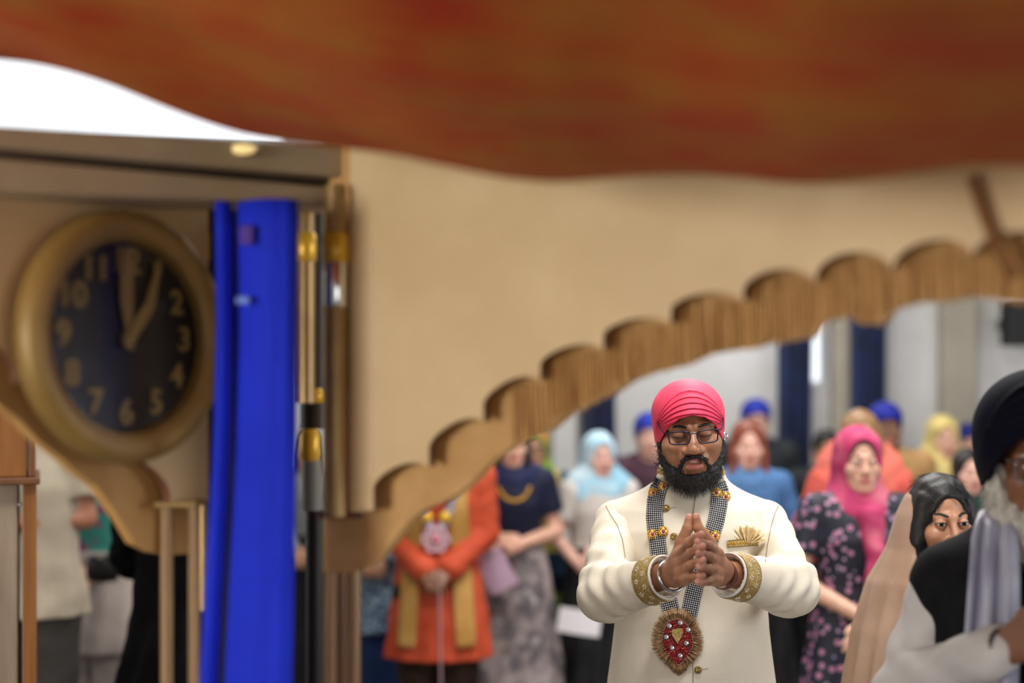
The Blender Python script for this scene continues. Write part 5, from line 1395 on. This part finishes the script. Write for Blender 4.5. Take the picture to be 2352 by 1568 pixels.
# orange coat man with garland
m_or = cloth('coat_orange', (196, 82, 52), (180, 70, 42)); m_st = cloth('stole_gold', (190, 148, 84), (168, 124, 62))
root, s, hc, k = person('man in bright orange coat with gold stole, medallion garland and clasped hands', 1006, 1000, 6.6, True, skin_m=SK_D, hair=('turban', m_or), pose=((.215, .02, 1.13), (.05, -.2, .98)), grip=True,
       parts=[('coat', m_or, dict(hem=.56, flare=.05, g=.026)), ('trousers', cloth('trousers_brown', (48, 32, 24)), dict(g=.03))])
for sg in (-1, 1):
    V = []; F = []; n, mz = 8, 40
    for j in range(mz + 1):
        t = j / mz; z = 1.45 - .82 * t
        for i in range(n + 1):
            u = i / n - .5; x = sg * (.085 + .05 * t) + u * .085; w_ = float(np.interp(z, [.6, .93, 1.1, 1.28, 1.41, 1.46], [.25, .205, .19, .21, .16, .1])); d_ = float(np.interp(z, [.6, .93, 1.1, 1.28, 1.38, 1.41, 1.46], [.2, .152, .14, .155, .14, .115, .09]))
            V.append((x, -d_ * math.sqrt(max(.05, 1 - (x / w_) ** 2)) - .014 + .004 * math.sin(u * 12), z))
    for j in range(mz):
        for i in range(n): q = j * (n + 1) + i; F.append((q, q + 1, q + n + 2, q + n + 1))
    o = mk('stole', V, F, m_st, root); md = o.modifiers.new('s', 'SOLIDIFY'); md.thickness = .008
gar = bpy.data.objects.new('garland', None); link(gar, root)
for sg in (-1, 1):
    b = MB(); b.tube([(sg * .085, -.12, 1.43), (sg * .08, -.165, 1.34), (sg * .06, -.175, 1.25), (sg * .025, -.178, 1.17)], .02, 8, flat=(1, .3)); b.build('strap', M('strap_dark', (60, 52, 70), .5, col2=(186, 176, 186), nscale=90, ramp=(.45, .55)), gar, smooth=True)
    for z_ in (1.34, 1.22):
        b = MB(); b.ball((sg * np.interp(z_, [1.17, 1.43], [.03, .085]), -.185, z_), (.026, .01, .026), 10, 6); b.build('gold_flower', m_ringg, gar, smooth=True)
for i in range(6):
    b = MB(); a = 6.283 * i / 6; b.lathe([(.019 + .008 * math.cos(q), .008 * math.sin(q)) for q in np.linspace(0, 6.283, 9)[:-1]], 16, Matrix.Translation((.04 * math.cos(a), -.192, 1.12 + .04 * math.sin(a))) @ Matrix.Rotation(math.pi / 2, 4, 'X'), closed=True)
    b.build('medallion_petal', M('petal_lilac', (206, 176, 188), .5), gar, smooth=True)
b = MB(); b.ball((0, -.195, 1.12), (.022, .012, .022), 12, 8); b.build('medallion_centre', M('rose', (186, 92, 100), .5), gar, smooth=True)
b = MB(); b.tube([(.02, -.26, .94), (.022, -.25, .75), (.025, -.235, .5), (.028, -.23, .28)], .022, 8, flat=(1, .25)); b.build('ribbon', M('ribbon_lilac', (176, 140, 150), .55), gar, smooth=True)
# navy dress with pale blue lace shawl
m_lace = M('lace_blue', (34, 60, 96), .6, col2=(140, 170, 190), nscale=45, ramp=(.42, .58))
person('woman in navy dress with pale blue lace shawl beside the orange coat', 868, 1010, 7.25, False, skin_m=SK_M, hair='long', pose='clasp',
       parts=[('dress', cloth('dress_navy', (22, 44, 86)), dict(hem=.1, flare=.07, g=.018)), ('lace_shawl', m_lace, dict(hem=.60, g=.038, flare=.05, neck=.12, vneck=.4))])
# guest between the poles
person('guest in grey shawl and long black skirt between the brass poles', 708, 1030, 7.95, False, skin_m=SK_M, hair='bob', pose='clasp',
       parts=[('tunic', cloth('tunic_grey', (128, 132, 128)), dict(hem=.95, g=.02)), ('skirt', m_darkt, dict(hem=.1, g=.03, flare=.07))])
# guests at the left
SK_T2 = skin('skin_forearm', (168, 112, 86))
root, s, hc, k = person('man in short-sleeved cream shirt with folded forearm beside the cabinet', 62, 930, 5.8, True, skin_m=SK_T2, hair='short', pose={'l': 'down', 'r': ((.215, .02, 1.16), (-.03, -.2, 1.15))},
       parts=[('shirt', cloth('shirt_cream', (180, 168, 148), (168, 156, 138)), dict(hem=.80, sleeve='short', g=.034, flare=.02, fold=.007)), ('trousers', cloth('trousers_grey', (66, 62, 58)), dict(g=.025))])
m_ft = M('floral_teal', (40, 120, 110), .6, col2=(120, 50, 78), nscale=16, ramp=(.50, .58), col3=(60, 44, 100))
m_lin = cloth('linen_taupe', (168, 156, 148), (150, 138, 132))
root, s, hc, k = person('woman in teal floral top and pale linen trousers with a black clutch', 226, 1010, 6.5, False, yaw=math.radians(-12), skin_m=SK_L, hair='long', hair_m=m_hair_k, pose={'l': ((.2, .04, 1.12), (.02, -.2, 1.0)), 'r': ((.235, .0, 1.12), (.12, -.2, 1.02))},
       parts=[('top', m_ft, dict(hem=.88, sleeve='short', g=.022)), ('wrap_skirt', m_lin, dict(hem=.62, g=.035, flare=.05, top=False)), ('trousers', m_lin, dict(g=.045))])
person('tall figure in long black robe with blue edging behind the shrine post', 438, 985, 5.2, True, skin_m=SK_D, hair='short', pose=((.225, .09, 1.13), (.05, .19, 1.0)),
       parts=[('robe', M('robe_black', (7, 7, 9), .9, col2=(10, 10, 13), nscale=6, spec=.1), dict(hem=.06, flare=.16, g=.035, fold=.008))])

# ================================================================== things the guests hold
def sheet(name, px, py, d, w, h, rot, mat, label, cat, tilt=.3, yaw=0):
    r = MB(); M4 = Matrix.Translation(Vector(W(px, py, d).tolist())) @ Matrix.Rotation(yaw, 4, 'Z') @ Matrix.Rotation(rot, 4, 'Y') @ Matrix.Rotation(tilt, 4, 'X')
    n = 10; vs = []; fs = []
    for o in (0, .003):
        for i in range(n + 1):
            u = i / n - .5
            for j in range(n + 1):
                v = j / n - .5; vs.append(M4 @ Vector((u * w, .02 * (u * u + v * u) * 4 * w + o, v * h)))
    q = (n + 1) ** 2
    for i in range(n):
        for j in range(n):
            a = i * (n + 1) + j; fs += [(a, a + 1, a + n + 2, a + n + 1), (q + a, q + a + n + 1, q + a + n + 2, q + a + 1)]
    for i in range(n):
        a = i * (n + 1); fs += [(a, a + n + 1, q + a + n + 1, q + a), (a + n, q + a + n, q + a + 2 * n + 1, a + 2 * n + 1), (i, q + i, q + i + 1, i + 1), (n * (n + 1) + i, n * (n + 1) + i + 1, q + n * (n + 1) + i + 1, q + n * (n + 1) + i)]
    r.add(vs, fs); return tag(r.build(name, mat, None, smooth=True), label, cat)
sheet('paper_sheet', 1331, 1428, 6.95, .21, .125, math.radians(8), M('paper_white', (226, 224, 228), .7), 'white sheet of paper held low beside the cream sleeve', 'paper', .1)
sheet('lilac_folder', 1140, 1312, 6.72, .14, .20, math.radians(-28), M('folder_lilac', (188, 160, 184), .6), 'lilac folder held against the printed skirt', 'folder', .2)
r = empty('clutch_bag', tuple(W(236, 1305, 6.12))); b = MB()
b.tube([(-.07, 0, 0), (-.06, 0, 0), (0, 0, .0), (.06, 0, 0), (.07, 0, 0)], [.03, .055, .062, .055, .03], 14, flat=(.45, 1)); b.build('bag_body', M('bag_black', (9, 9, 10), .5, bump=.4), r, smooth=True)
b = MB(); b.box((-.012, -.035, .045), (.012, -.02, .06)); b.build('clasp', m_steel, r, bevel=.002)
tag(r, 'black clutch bag held by the woman in linen', 'bag')
